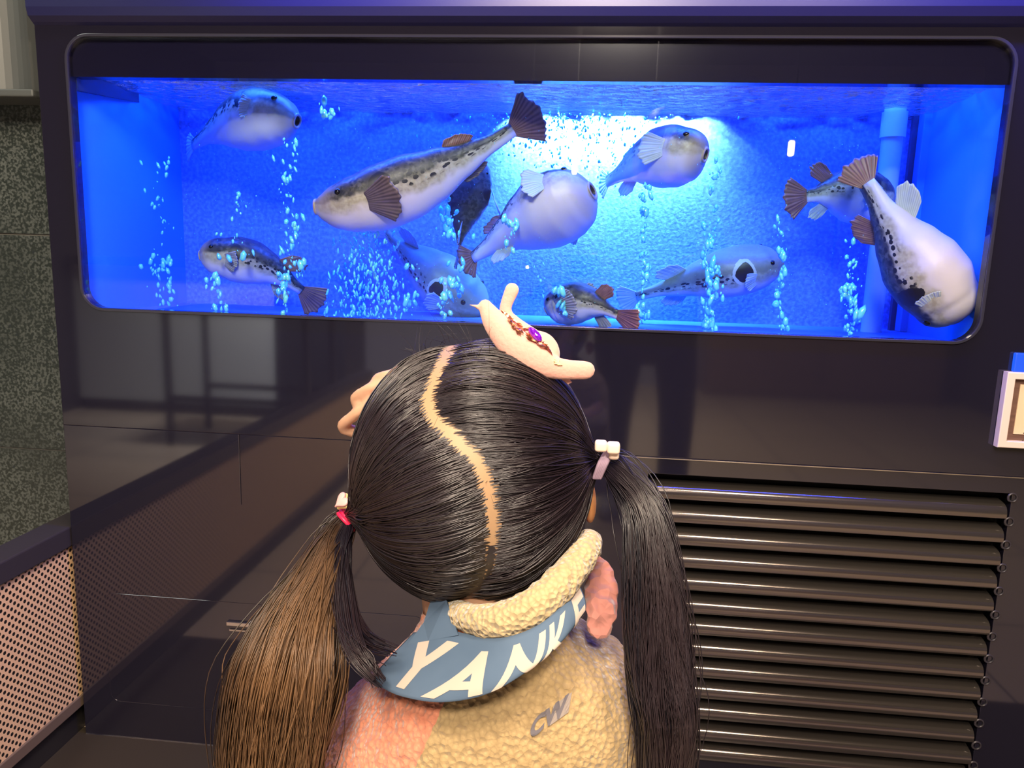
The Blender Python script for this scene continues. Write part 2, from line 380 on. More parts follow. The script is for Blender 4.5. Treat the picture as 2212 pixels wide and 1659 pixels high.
# window trim
ring_o = rrect(WX0-.003, WX1+.003, WZ0-.003, WZ1+.003, .045); ring_i = rrect(WX0, WX1, WZ0, WZ1, .042)
plate('window_trim', [ring_o, ring_i], -.003, .004, simple('trim_polished', (.03, .03, .045), .10), aq, .0012)
plate('glass_pane', [rrect(WX0-.002, WX1+.002, WZ0-.002, WZ1+.002, .042)], .004, .006, M_PANE, aq)
MB().box(WX0-.03, WX1+.03, .012, .035, ZC, WZ1+.10).build('cover_strip', simple('cover', (.010, .009, .028), .12), aq)
# projecting head rail above the window
v = []; f = []; prof = [(0, ztop), (-.006, ztop+.004), (-.016, ztop+.012), (-.020, ztop+.026), (-.020, ztop+.20), (.02, ztop+.20), (.02, ztop)]
for x in (XL-.0, XR+.5):
    for y, z in prof: v.append((x, y, z))
k = len(prof)
for j in range(k): f.append((j, (j+1) % k, (j+1) % k+k, j+k))
f.append(tuple(range(k-1, -1, -1))); f.append(tuple(range(k, 2*k)))
t = NT('black_satin'); M_SATIN = t.P(col=(.012, .012, .06), rough=.30, spec=.5)
mobj('head_rail', v, f, M_SATIN, aq)
MB().box(XL, XR+.5, .02, .55, ztop+.205, 2.6).box(XL-.0, XR+.5, -.012, .02, ztop+.205, 2.6).build('upper_fascia', M_GLOSS, aq)
MB().box(XL, XL+.015, .02, .55, 0, ztop+.2).build('side_panel', M_GLOSS, aq)
# tank interior
TD = .40; TX0, TX1, TF = -.975, .70, .903
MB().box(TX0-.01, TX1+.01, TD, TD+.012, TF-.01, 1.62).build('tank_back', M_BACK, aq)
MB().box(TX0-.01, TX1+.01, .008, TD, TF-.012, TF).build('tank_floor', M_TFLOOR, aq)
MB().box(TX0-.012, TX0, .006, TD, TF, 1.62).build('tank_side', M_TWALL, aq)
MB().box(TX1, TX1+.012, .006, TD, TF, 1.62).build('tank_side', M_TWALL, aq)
MB().box(TX0, TX1, .006, TD, 1.62, 1.64).build('tank_lid', M_SEAM, aq)
# filter chamber at the right: divider, dark grid panel, bright corner profiles
fx = at(1945, 400, .34).x
MB().box(fx+.02, TX1, .36, .372, TF, TZ+.01).build('filter_partition', M_TDARK, aq)
for px, w_, m in ((1990, .018, M_TWALL), (2100, .030, M_PVC), (2140, .010, M_PVC)):
    x = at(px, 400, .33).x; MB().box(x-w_/2, x+w_/2, .33, .358, TF, TZ+.02).build('corner_profile', m, aq, bevel=.002)
# beam at the left
a0 = at(150, 180, .02); a1 = at(345, 222, .36)
MB().add([a0+Vector((0, 0, d)) for d in (-.012, .03)]+[a1+Vector((0, 0, d)) for d in (-.012, .03)]+[a0+Vector((.015, 0, d)) for d in (-.012, .03)]+[a1+Vector((.015, 0, d)) for d in (-.012, .03)],
         [(0, 1, 3, 2), (4, 6, 7, 5), (0, 4, 5, 1), (2, 3, 7, 6), (0, 2, 6, 4), (1, 5, 7, 3)]).build('cross_brace', M_TDARK, aq)
# standing pipe
p0 = at(1878, 716, .22); p1 = at(1922, 205, .30)
v, f = tube([(p1.x, .28, TF+.002), (p1.x, .28, TZ+.01)], [.021, .021], 24, 4)
mp_ = empty('water_pipe', (p1.x, .28, TF)); tag(mp_, 'pale upright plastic water pipe in the right side of the tank', 'pipe')
def cyl(x, y, z0, z1, r, seg=28):
    v = []; f = []
    for z in (z0, z1):
        for k in range(seg): a = 2*PI*k/seg; v.append((x+r*math.cos(a), y+r*math.sin(a), z))
    for k in range(seg): k2 = (k+1) % seg; f.append((k, k2, k2+seg, k+seg))
    f.append(tuple(range(seg-1, -1, -1))); f.append(tuple(range(seg, 2*seg))); return v, f
pxx = at(1905, 500, .30).x
mobj('pipe', *cyl(pxx, .30, TF, TZ+.03, .0205), M_PVC, mp_, True).modifiers.new('e', 'EDGE_SPLIT')
mobj('coupling', *cyl(pxx, .30, TZ-.055, TZ-.005, .0245), M_PVC, mp_, True).modifiers.new('e', 'EDGE_SPLIT')
# lamp over the water
lx = at(1320, 230, .33).x
la = empty('aquarium_lamp', (lx, .32, TZ+.045)); tag(la, 'bright white-blue lamp shining through the water surface at top centre', 'lamp')
MB().box(lx-.24, lx+.24, .31, .385, TZ+.055, TZ+.085).build('lamp_housing', M_STEEL, la, bevel=.004)
MB().box(lx-.22, lx+.22, .32, .375, TZ+.048, TZ+.0549).build('light_panel', emis('lamp_glow', (.45, .8, 1), 30), la)
# water surface, rippled
nx, ny = 320, 70; v = []; f = []
for j in range(ny+1):
    for i in range(nx+1):
        x = TX0+(TX1-TX0)*i/nx; y = .012+(TD-.012)*j/ny
        h = .0045*noise.noise(Vector((x*14, y*22, 0)))+.0022*noise.noise(Vector((x*45, y*60, 3)))
        v.append((x, y, TZ+h))
for j in range(ny):
    for i in range(nx): a = j*(nx+1)+i; f.append((a, a+1, a+nx+2, a+nx+1))
t = NT('tank_water'); t.t.nodes.remove(t.b); va = t.n('ShaderNodeVolumeAbsorption'); va.inputs[0].default_value = (.30, .74, 1, 1); va.inputs[1].default_value = 3.2; t.t.links.new(va.outputs[0], t.out.inputs['Volume'])
wb = MB().box(TX0+.002, TX1-.002, .0075, TD-.001, TF+.001, TZ-.008).build('water', t.m); tag(wb, 'blue water filling the tank, with a rippling surface', 'water', kind='stuff')
ws = mobj('water_surface', v, f, M_SURF, wb, True)

# ---------------------------------------------------------------- fish
def prof(tab, s):
    for (a, x), (b, y) in zip(tab, tab[1:]):
        if s <= b:
            u = (s-a)/(b-a); u = u*u*(3-2*u)*.5+u*.5; return x+(y-x)*u
    return tab[-1][1]
HD = [(0, .19), (.03, .30), (.10, .55), (.2, .80), (.35, .98), (.5, 1), (.65, .80), (.8, .48), (.92, .27), (1, .23)]
HB = [(0, .20), (.03, .36), (.1, .66), (.2, .90), (.35, 1.05), (.5, 1.0), (.62, .80), (.75, .50), (.88, .27), (1, .22)]
WW = [(0, .24), (.04, .44), (.12, .74), (.25, 1), (.45, 1), (.6, .78), (.75, .46), (.9, .2), (1, .10)]
def bezier2(a, b, c, t):   # passes b at t=.5
    m = b*2-(a+c)*.5; return a*(1-t)**2+m*2*t*(1-t)+c*t*t
def fin(parent, p0, p1, d0, d1, ln, m, nrm, rip=.0015, rays=9, pw=.5, name='fin', thick=.0016, bend=0.0):
    """rayed fin: base p0-p1, edge directions d0,d1, length ln"""
    nu, nv = rays*6, 10; v = []; f = []; us = []
    for i in range(nu+1):
        u = i/nu; b = p0.lerp(p1, u); d = d0.lerp(d1, u).normalized()
        L = ln*(1-pw*abs(2*u-1)**2.5)*(1+.02*math.cos(u*rays*2*PI)+.14*noise.noise(Vector((u*7, ln*50, 0))))
        for j in range(nv+1):
            q = j/nv
            v.append(b+d*L*q+nrm*(rip*.45*q*math.sin(u*rays*2*PI)+bend*q*q+.004*q*noise.noise(Vector((u*3, q*2, ln*90))))); us.append(u)
    for i in range(nu):
        for j in range(nv): a = i*(nv+1)+j; f.append((a, a+1, a+nv+2, a+nv+1))
    o = mobj(name, v, f, m, parent, True); at_ = o.data.attributes.new('fu', 'FLOAT', 'POINT'); at_.data.foreach_set('value', us)
    s = o.modifiers.new('s', 'SOLIDIFY'); s.thickness = thick; s.offset = 0; return o
def fish(label, P, up, H, W, tail=(.06, .045), tailm=None, finm=None, pale=0.0, seed=0, pect=(.05, 1), tailup=None, eyes=True, blunt=0, dors=1, anal=1, pectdir=None):
    a, b, c = (at(*p) for p in P); up = Vector(up).normalized()
    L = sum(((bezier2(a, b, c, (i+1)/20)-bezier2(a, b, c, i/20)).length for i in range(20)))
    def frame(s):
        t = max(0, min(1, s)); e = .01
        T = (bezier2(a, b, c, min(1, t+e))-bezier2(a, b, c, max(0, t-e))).normalized()
        S = T.cross(up).normalized(); U = S.cross(T); return bezier2(a, b, c, t), T, S, U
    seg = 40; rings = []
    bb = min(1.0, .35+blunt*.5); sh = .20
    def hprof(tab, s):
        p = prof(tab, s)
        if s < sh:
            q = prof(tab, sh)*math.sqrt(max(0, 1-(1-s/sh)**2)); p = max(p*(1-bb)+max(q, .24)*bb, .25)
        return p
    for ra, push, sa in ((.02, .040, 0), (.12, .034, 0), (.15, .012, .001), (.17, -.006, .006), (.205, -.012, .012), (.245, -.006, .02), (.255, .002, .03)): rings.append((0.0, ra, push, sa))
    for i in range(0, 47): q = (i/46); s = .003+(1-.003)*q**1.35; rings.append((s, None, 0, max(s, .036)))
    v = []; f = []; fs = []; fc = []
    for s, ra, push, sa in rings:
        cpt, T, S, U = frame(s); cpt = cpt+T*push*L*.6
        hd, hb, ww = (hprof(HD, s)*H, hprof(HB, s)*H, hprof(WW, s)*W) if ra is None else (ra*H, ra*H, ra*W*1.1)
        for j in range(seg):
            th = 2*PI*j/seg; cz = math.cos(th); sx = math.sin(th)
            cz2 = math.copysign(abs(cz)**.85, cz); sx2 = math.copysign(abs(sx)**.85, sx)
            v.append(cpt+U*(cz2*(hd if cz > 0 else hb))+S*sx2*ww); fs.append(sa); fc.append(cz)
    n = len(rings)
    for i in range(n-1):
        for j in range(seg): j2 = (j+1) % seg; f.append((i*seg+j, i*seg+j2, (i+1)*seg+j2, (i+1)*seg+j))
    f.append(tuple(range(seg-1, -1, -1))); f.append(tuple((n-1)*seg+j for j in range(seg)))
    org = frame(.45)[0]
    o = mobj('pufferfish', v, f, M_FISH, None, True, origin=org)
    for nm, dat in (('fs', fs), ('fc', fc), ('fd', [pale]*len(v)), ('fr', [seed*7.3]*len(v))):
        q = o.data.attributes.new(nm, 'FLOAT', 'POINT'); q.data.foreach_set('value', dat)
    tag(o, label, 'fish', 'pufferfish in the aquarium')
    tailm = tailm or M_FINM; finm = finm or M_FINP
    cpt, T, S, U = frame(1.0); tl, ts = tail
    TU = Vector(tailup).normalized() if tailup else U
    N = T.cross(TU).normalized(); TU = N.cross(T)
    hb = prof(HD, 1)*H*.9
    fin(o, cpt+TU*hb-T*.004, cpt-TU*hb-T*.004, (T*tl+TU*ts), (T*tl-TU*ts), (tl*tl+ts*ts*.4)**.5, tailm, N, .0016, 9, .12, 'tail_fin')
    if dors:
        c0, T0, S0, U0 = frame(.70); c1, T1, S1, U1 = frame(.82)
        fin(o, c0+U0*prof(HD, .70)*H*.88, c1+U1*prof(HD, .82)*H*.85, U0+T0*.9, U1*.55+T0, .045*dors, tailm, S0, .001, 6, .35, 'dorsal_fin')
    if anal:
        c0, T0, S0, U0 = frame(.72); c1, T1, S1, U1 = frame(.83)
        fin(o, c0-U0*prof(HB, .72)*H*.85, c1-U1*prof(HB, .83)*H*.8, -U0+T0*.9, -U1*.6+T0, .04*anal, finm, S0, .001, 5, .35, 'anal_fin')
    c0, T0, S0, U0 = frame(.29); c1, T1, S1, U1 = frame(.31)
    for sd in (1, -1):
        wv = prof(WW, .30)*W*.96
        out = S0*sd*.35+T0*pect[1]
        fin(o, c0+S0*sd*wv+U0*H*.32, c0+S0*sd*wv*1.0-U0*H*.20, out+U0*.45, out-U0*.55, pect[0], finm, S0, .0012, 8, .25, 'pectoral_fin')
        if eyes:
            ce, Te, Se, Ue = frame(.155); th = math.radians(52); s2 = .155
            pe = ce+Ue*hprof(HD, s2)*H*math.cos(th)**.85+Se*sd*hprof(WW, s2)*W*math.sin(th)**.85
            ax = (Ue*math.cos(th)+Se*sd*math.sin(th)).normalized(); r = H*.115
            ev, ef = ball(pe-ax*r*.45, r, 16, 10, ax.to_track_quat('Z', 'Y').to_matrix())
            e = mobj('eye', ev, ef, [M_EYE, M_PUP], o, True)
            for p in e.data.polygons:
                if p.index < 16*4: p.material_index = 1
    return o
fish('lilac pufferfish below the water surface at the top left of the tank', [(642, 262, .15), (530, 262, .20), (418, 312, .31)], (-.05, .25, 1), .060, .050, tail=(.035, .03), tailm=M_FINP, finm=M_FINP, seed=1, dors=0, anal=0, pect=(.025, 1))
fish('largest side-on pufferfish with dark mottled back and maroon tail', [(682, 447, .065), (885, 403, .09), (1108, 280, .13)], (-.05, -.22, 1), .061, .052, tail=(.060, .052), tailm=M_FIND, finm=M_FINX, seed=2, pect=(.070, .8), dors=.55, anal=.5)
fish('dark-backed pufferfish hanging behind the largest one', [(1030, 335, .245), (1008, 440, .24), (992, 530, .235)], (.1, -1, .1), .030, .046, tail=(.05, .012), tailm=M_FINM, finm=M_FINP, seed=3, pect=(.065, .55))
fish('pale-bellied pufferfish with open mouth in the middle of the tank', [(1280, 412, .13), (1165, 468, .165), (1022, 556, .20)], (-.55, .75, .62), .064, .076, tail=(.028, .04), tailm=M_FIND, finm=M_FINP, seed=4, pect=(.045, .6), blunt=.5, tailup=(-.3, .2, 1))
fish('grey-backed pufferfish facing right below the bright lamp', [(1524, 335, .12), (1425, 342, .19), (1312, 392, .325)], (-.02, .12, 1), .058, .052, tail=(.03, .03), tailm=M_FINP, finm=M_FINP, seed=5, blunt=.8, pect=(.05, 1), dors=.4)
fish('pufferfish half hidden behind the big cream one, brown tail to the left', [(1925, 440, .245), (1835, 420, .225), (1742, 424, .20)], (-.1, -.1, 1), .054, .046, tail=(.045, .038), tailm=M_FIND, finm=M_FINP, seed=6, eyes=False, pect=(.04, 1))
fish('big cream-bellied pufferfish pointing down in the right corner', [(2066, 688, .085), (1985, 568, .085), (1872, 395, .105)], (-.80, .62, -.62), .066, .066, tail=(.045, .036), tailm=M_FIND, finm=M_FINP, seed=7, blunt=1.5, pect=(.018, 1), tailup=(1, 0, .5), anal=1.3)
fish('round-headed pufferfish at the bottom left corner', [(434, 552, .13), (545, 568, .15), (652, 628, .18)], (.18, -.12, 1), .046, .048, tail=(.050, .036), tailm=M_FIND, finm=M_FINM, seed=8, blunt=1.2, dors=1.0, pect=(.03, 1))
fish('cyan-lit pufferfish diving to the lower right with a ringed black spot', [(1050, 668, .305), (940, 595, .32), (835, 505, .33)], (.55, -.75, .62), .056, .060, tail=(.04, .045), tailm=M_FINP, finm=M_FINP, seed=9, pale=.8, blunt=.3, pect=(.04, .7))
fish('short pufferfish resting on the tank floor with a dark tail', [(1180, 672, .15), (1250, 655, .125), (1334, 680, .06)], (.0, -.1, 1), .041, .045, tail=(.058, .022), tailm=M_FIND, finm=M_FINM, seed=10, blunt=1.2, pect=(.055, .9), dors=.8)
fish('pale cyan pufferfish low in the tank with its snout to the right', [(1686, 563, .27), (1560, 592, .265), (1375, 640, .29)], (.05, -.55, .9), .050, .050, tail=(.04, .036), tailm=M_FINP, finm=M_FINP, seed=11, pale=.75, dors=.9, pect=(.03, 1))

# bubbles
rnd = random.Random(4)
ico_v = []; ico_f = []
bm = bmesh.new(); bmesh.ops.create_icosphere(bm, subdivisions=1, radius=1)
ICO = [v_.co.copy() for v_ in bm.verts]; ICF = [tuple(q.index for q in p.verts) for p in bm.faces]; bm.free()
BV = []; BF = []
def bubble(p, r, st=1.0):
    n = len(BV); ax = rnd.uniform(.6, 1.1); az = rnd.uniform(.9, 1.7)*st; tilt = rnd.uniform(-.5, .5); ct, sn = math.cos(tilt), math.sin(tilt)
    for q in ICO:
        k = 1+.35*noise.noise(q*1.3+p*90); x, y, z = q.x*r*ax*k, q.y*r*.7*k, q.z*r*az*k
        BV.append((p.x+x*ct+z*sn, p.y+y, p.z-x*sn+z*ct))
    BF.extend([tuple(i+n for i in q) for q in ICF])
# column: px, top py, bottom py, depth, count, spread px, size
for px, t0, t1, Y, cnt, sp, sz in [(345, 330, 600, .16, 46, 22, .0032), (355, 560, 690, .14, 46, 26, .0040), (520, 420, 480, .06, 10, 22, .0035), (625, 300, 560, .05, 70, 22, .0030), (700, 215, 260, .06, 12, 30, .0035),
                                   (470, 590, 670, .05, 26, 22, .0038), (500, 505, 560, .05, 14, 40, .0035), (612, 560, 680, .05, 34, 18, .0042), (645, 560, 600, .05, 16, 12, .004), (975, 430, 520, .16, 30, 26, .0045), (985, 560, 640, .14, 14, 24, .004),
                                   (1100, 470, 545, .05, 26, 14, .0038), (962, 600, 690, .05, 30, 12, .0040), (1395, 400, 520, .10, 24, 10, .0038), (1390, 545, 700, .08, 30, 14, .0042), (1540, 340, 470, .12, 20, 12, .0032),
                                   (1530, 470, 570, .12, 26, 20, .0042), (1535, 560, 712, .10, 74, 18, .0044), (1690, 440, 540, .12, 12, 10, .003), (1685, 540, 715, .10, 40, 8, .0040), (1838, 520, 640, .10, 26, 12, .0035), (1836, 620, 722, .10, 52, 15, .0045),
                                   (1210, 620, 680, .05, 14, 10, .0045), (1165, 560, 650, .12, 8, 20, .0035), (890, 570, 680, .12, 20, 14, .004)]:
    ph = rnd.uniform(0, 6)
    for _ in range(cnt):
        u = rnd.random(); py = t0+(t1-t0)*u; x = px+rnd.gauss(0, sp*.55)+6*math.sin(py*.05+ph)
        bubble(at(x, py, min(.33, max(.03, Y+rnd.uniform(-.03, .05)))), sz*rnd.choice((.35, .6, .9, 1.3, 1.7))*rnd.uniform(.8, 1.1), 1.2)
for _ in range(620):      # dense curtain of small bubbles
    py = rnd.uniform(500, 690); w_ = 42+14*(py-500)/190; x = 790+max(-2, min(2, rnd.gauss(0, 1)))*w_*.8
    if rnd.random() > .35+.65*(py-500)/190: continue
    bubble(at(x, py, rnd.uniform(.08, .24)), rnd.choice((.0012, .0018, .0026, .0036)), 1.7)
for _ in range(1500):     # fine air specks all through the water
    bubble(at(rnd.uniform(390, 1880), rnd.uniform(250, 690), rnd.uniform(.03, .38)), rnd.uniform(.0003, .0009))
for _ in range(500):      # froth below the lamp
    bubble(at(rnd.gauss(1230, 110), 245+abs(rnd.gauss(0, 70)), rnd.uniform(.25, .38)), rnd.uniform(.0010, .0030), 1.1)
b_ = mobj('air_bubbles', BV, BF, M_BUB, None, True); tag(b_, 'streams of air bubbles rising through the tank water', 'bubbles', kind='stuff')

# ---------------------------------------------------------------- the girl
t = NT('hair'); hn = t.attr('hv')
M_HAIR = t.P(col=t.mix(hn, (.006, .004, .010), (.022, .012, .016)), rough=.36, spec=.85)
t = NT('hair_lit'); hn = t.attr('hv')
M_HAIR2 = t.P(col=t.mix(hn, (.016, .008, .006), (.17, .090, .042)), rough=.36, spec=.55)  # lighter copy of the hair: warm lamplight on the left pigtail as colour
M_SKIN = simple('skin', (.62, .36, .24), .5, sss=.15); M_SCALP = simple('scalp', (.40, .25, .14), .55, sss=.1)
M_EAR = simple('ear_backlit', (.90, .36, .14), .5, sss=.3)  # orange backlight through the right ear put into its skin colour
t = NT('fleece_collar'); h = t.vor(260); t.bump(h, .9, .003); M_FLC = t.P(col=t.mix(h, (.58, .45, .25), (.40, .30, .155)), rough=.95, sheen=.4)
t = NT('fleece_jacket'); h = t.vor(230); n_ = t.noise(130, 4); t.bump(t.math('ADD', h, n_), .8, .003)
sp = t.n('ShaderNodeSeparateXYZ'); geo = t.n('ShaderNodeNewGeometry'); t.set(sp.inputs[0], geo.outputs['Position'])
pa = at(962, 1515, -.905); pb = at(900, 1655, -.915)
xb = t.math('MULTIPLY_ADD', t.math('SUBTRACT', sp.outputs[2], pa.z), (pb.x-pa.x)/(pb.z-pa.z), pa.x)
isp = t.math('LESS_THAN', sp.outputs[0], t.math('ADD', xb, t.math('MULTIPLY', n_, .004)))
cr = t.mix(h, (.50, .36, .18), (.33, .23, .11)); pk = t.mix(h, (.78, .31, .19), (.58, .20, .12)); M_FLJ = t.P(col=t.mix(isp, cr, pk), rough=.95, sheen=.35)
M_PINKF = (lambda t: (t.bump(t.vor(130), 1.0, .004), t.P(col=(.46, .19, .16), rough=.95, sheen=.3))[1])(NT('pink_fleece'))
t = NT('blue_band'); n_ = t.noise(25, 3); M_BAND = t.P(col=t.mix(n_, (.05, .095, .17), (.10, .155, .24)), rough=.85)
M_LET = simple('band_letters', (.50, .42, .36), .85); M_TAG = simple('grey_print', (.13, .12, .14), .9)

HC = at(1022, 1012, -.79); AX = Vector((.0885, .104, .0985))
def onhead(px, py, k=1.0):
    """direction (unit, in head space) of the head surface point seen at a pixel"""
    d = (at(px, py, 0)-CAM).normalized(); o = CAM-HC
    A = Vector((d.x/AX.x, d.y/AX.y, d.z/AX.z)); B = Vector((o.x/AX.x, o.y/AX.y, o.z/AX.z))
    a = A.dot(A); b = 2*A.dot(B); c = B.dot(B)-k*k; q = b*b-4*a*c
    tt = (-b-math.sqrt(q))/(2*a) if q > 0 else -b/(2*a)
    return (B+A*tt).normalized()
def hp_(d, k=1.0): return HC+Vector((d.x*AX.x, d.y*AX.y, d.z*AX.z))*k
PART = [Vector((-.10, .97, .1)).normalized(), Vector((-.16, .75, .62)).normalized(), Vector((-.2, .3, .93)).normalized()]
PART += [onhead(*p) for p in [(962, 770), (938, 815), (925, 865), (940, 905), (985, 950), (1025, 990), (1050, 1040), (1060, 1090), (1064, 1140), (1062, 1190), (1048, 1240)]]
PART += [Vector((.05, -.55, -.83)).normalized(), Vector((.03, -.1, -1)).normalized()]
PF = [v_.normalized() for v_ in cat_rom(PART, 120)]; PFn = np.array([tuple(v_) for v_ in PF])
TL = onhead(764, 1108); TR = onhead(1283, 992)
TLp = at(756, 1112, -.795); TRp = at(1296, 995, -.80)

torso_x = at(1030, 1450, -.80).x
SH = Vector((torso_x, -.80, 0))
person = mobj('person', *(lambda mb: (mb.v, mb.f))(
    (lambda mb: mb.add(*ball(HC, tuple(AX*.975), 40, 28)))(MB())), [M_SKIN], None, True, origin=Vector((torso_x, -.80, 0)))
def merge_into(o, parts):
    base = o.location; vs_ = [tuple(v_.co) for v_ in o.data.vertices]; fs_ = [tuple(p.vertices) for p in o.data.polygons]
    for v_, f_ in parts:
        n = len(vs_); vs_ += [tuple(Vector(q)-base) for q in v_]; fs_ += [tuple(i+n for i in q) for q in f_]
    me = bpy.data.meshes.new('person'); me.from_pydata(vs_, [], fs_); me.update()
    for m_ in o.data.materials: me.materials.append(m_)
    o.data = me
parts = []
X = torso_x
# face: jaw, nose, lips, brow (turned to the glass)
parts.append(ball(HC+Vector((0, .035, -.05)), (.055, .055, .05)))
parts.append(ball(HC+Vector((0, .106, -.018)), (.009, .012, .013), 14, 10))
parts.append(tube([HC+Vector((0, .098, .012)), HC+Vector((0, .109, -.014))], [.005, .008], 10))
parts.append(tube([HC+Vector((-.018, .088, -.045)), HC+Vector((0, .096, -.046)), HC+Vector((.018, .088, -.045))], [.003, .006, .003], 10))
for sx in (-1, 1): parts.append(ball(HC+Vector((sx*.045, .07, -.022)), (.026, .026, .026)))
# neck, torso, hips, legs
parts.append(tube([HC+Vector((.004, -.02, -.05)), Vector((X, -.80, .75)), Vector((X, -.79, .70))], [.046, .044, .055], 20))
parts.append(tube([(X, -.79, .64), (X, -.785, .56), (X, -.78, .45), (X, -.785, .37)], [.085, .088, .088, .09], 24, flat=1.0))
parts.append(tube([(X-.095, -.79, .628), (X, -.79, .66), (X+.095, -.79, .665)], [.030, .045, .030], 16))
for sx in (-1, 1):
    parts.append(tube([(X+sx*.045, -.785, .37), (X+sx*.05, -.775, .20), (X+sx*.052, -.79, .045)], [.055, .042, .028], 16))
    parts.append(tube([(X+sx*.052, -.80, .035), (X+sx*.056, -.74, .02), (X+sx*.06, -.70, .017)], [.028, .022, .016], 12))
# left arm bent up so that the hand frames the eye; right arm the same, hidden by the head
def P3(px, py, Y): return at(px, py, Y)
elbL = Vector((X-.03, -.675, .60)); elbL2 = P3(1005, 1200, -.685); wrL = P3(858, 985, -.705)
parts.append(tube([(X-.10, -.79, .62), Vector((X-.10, -.72, .58)), elbL], [.034, .030, .026], 14))
parts.append(tube([elbL, elbL2, wrL], [.026, .023, .017], 14))
palm = P3(842, 935, -.715)
parts.append(tube([wrL, palm, P3(845, 895, -.72)], [.015, .012, .010], 14, flat=.7))
for (a_, b_, c_, e_) in [((835, 940, -.715), (742, 926, -.722), (768, 895, -.735), (805, 868, -.74)), ((835, 905, -.72), (768, 868, -.725), (795, 842, -.737), (830, 832, -.742)),
                       ((840, 890, -.725), (812, 828, -.728), (835, 812, -.738), (855, 812, -.742)), ((848, 880, -.73), (848, 815, -.728), (870, 798, -.735), (885, 800, -.738)),
                       ((850, 960, -.70), (840, 905, -.69), (860, 870, -.69), (875, 860, -.69))]:
    parts.append(tube([P3(*a_), P3(*b_), P3(*c_), P3(*e_)], [.0070, .0054, .0052, .0044], 10, 16))
elbR = Vector((X+.03, -.675, .61)); elbR2 = P3(1115, 1200, -.685); wrR = P3(1150, 1000, -.70)
parts.append(tube([(X+.115, -.79, .67), Vector((X+.10, -.72, .60)), elbR], [.036, .032, .027], 14))
parts.append(tube([elbR, elbR2, wrR], [.027, .025, .019], 14))
parts.append(tube([wrR, P3(1165, 940, -.70), P3(1160, 900, -.705)], [.018, .020, .016], 14, flat=.7))
for k in range(4):
    x_ = 1185-k*14; parts.append(tube([P3(1170-k*8, 915, -.70), P3(x_, 870-k*8, -.695), P3(x_-18, 850-k*8, -.70), P3(x_-28, 862-k*6, -.70)], [.0078, .0072, .0064, .0054], 10, 14))
parts.append(tube([P3(1145, 960, -.70), P3(1120, 925, -.69), P3(1112, 895, -.69)], [.0088, .008, .0062], 10))
merge_into(person, parts); remesh(person, .0030, 1); person.name = 'person'
tag(person, 'small child with two dark pigtails and pink and cream fleece, seen from behind', 'person')
for sx in (-1, 1):
    ev, ef = ball(HC+Vector((sx*.031, .086, .004)), .0115, 20, 12, Vector((0, 1, 0)).to_track_quat('Z', 'Y').to_matrix())
    e = mobj('eye', ev, ef, [simple('eye_white', (.8, .8, .78), .1), M_PUP], person, True)
    for p in e.data.polygons:
        if p.index < 20*4: p.material_index = 1
# ears
er, rr_ = at(1271, 1078, -.775), Matrix.Rotation(math.radians(-7), 3, 'Y')
ve, fe = ball(er, (.0062, .013, .0195), 24, 16, rr_); e = mobj('ear', ve, fe, M_EAR, person, True); e['label'] = 'orange-lit right ear'
ve, fe = ball(HC+Vector((-.083, .01, -.03)), (.007, .013, .0195), 24, 16); mobj('ear', ve, fe, M_SKIN, person, True)

# hair: thousands of single strands combed from the parting to the two ties
class Strands:
    def __init__(s): s.v = []; s.f = []; s.h = []; s.n = 0
    def add(s, P, r, hv):
        """P: (k,3) array of points, r: radius or array"""
        k = len(P); T = np.gradient(P, axis=0); T /= np.linalg.norm(T, axis=1)[:, None]+1e-9
        ref = np.array([.3, .2, .93]); S = np.cross(T, ref); S /= np.linalg.norm(S, axis=1)[:, None]+1e-9; U = np.cross(S, T)
        rr = (np.ones(k)*r) if np.isscalar(r) else r
        ang = np.array([0, 2.0944, 4.18879])
        V = P[:, None, :]+rr[:, None, None]*(S[:, None, :]*np.cos(ang)[None, :, None]+U[:, None, :]*np.sin(ang)[None, :, None])
        s.v.append(V.reshape(-1, 3)); i = np.arange(k-1)[:, None]*3; j = np.arange(3)[None, :]; j2 = (j+1) % 3
        q = np.stack([i+j, i+j2, i+3+j2, i+3+j], -1).reshape(-1, 4)+s.n; s.f.append(q); s.n += 3*k; s.h.append(np.repeat(np.ones(k)*hv, 3))
    def build(s, name, m, parent, extra=None):
        V = np.concatenate(s.v); Fq = np.concatenate(s.f); H = np.concatenate(s.h)
        base = Vector((0, 0, 0)); q = parent
        while q is not None: base = base+q.location; q = q.parent
        V = V-np.array(tuple(base))
        if extra:
            ev = np.array([tuple(Vector(a)-base) for a in extra[0]]); n0 = len(V); V = np.concatenate([V, ev]); H = np.concatenate([H, np.full(len(ev), .15)])
        me = bpy.data.meshes.new(name); nf = len(Fq); ex = [tuple(i+n0 for i in f_) for f_ in extra[1]] if extra else []
        tot = nf*4+sum(len(f_) for f_ in ex)
        me.vertices.add(len(V)); me.vertices.foreach_set('co', V.astype(np.float32).ravel()); me.loops.add(tot); me.polygons.add(nf+len(ex))
        li = np.concatenate([Fq.ravel()]+[np.array(f_) for f_ in ex]) if ex else Fq.ravel()
        st = np.concatenate([np.arange(nf)*4, (nf*4+np.cumsum([0]+[len(f_) for f_ in ex])[:-1])]) if ex else np.arange(nf)*4
        me.loops.foreach_set('vertex_index', li.astype(np.int32)); me.polygons.foreach_set('loop_start', st.astype(np.int32)); me.update(calc_edges=True); me.validate()
        me.polygons.foreach_set('use_smooth', [True]*len(me.polygons)); a = me.attributes.new('hv', 'FLOAT', 'POINT'); a.data.foreach_set('value', H.astype(np.float32))
        me.materials.append(m); o = bpy.data.objects.new(name, me); link(o, parent); return o
rng = np.random.default_rng(7); AXn = np.array(tuple(AX)); HCn = np.array(tuple(HC))
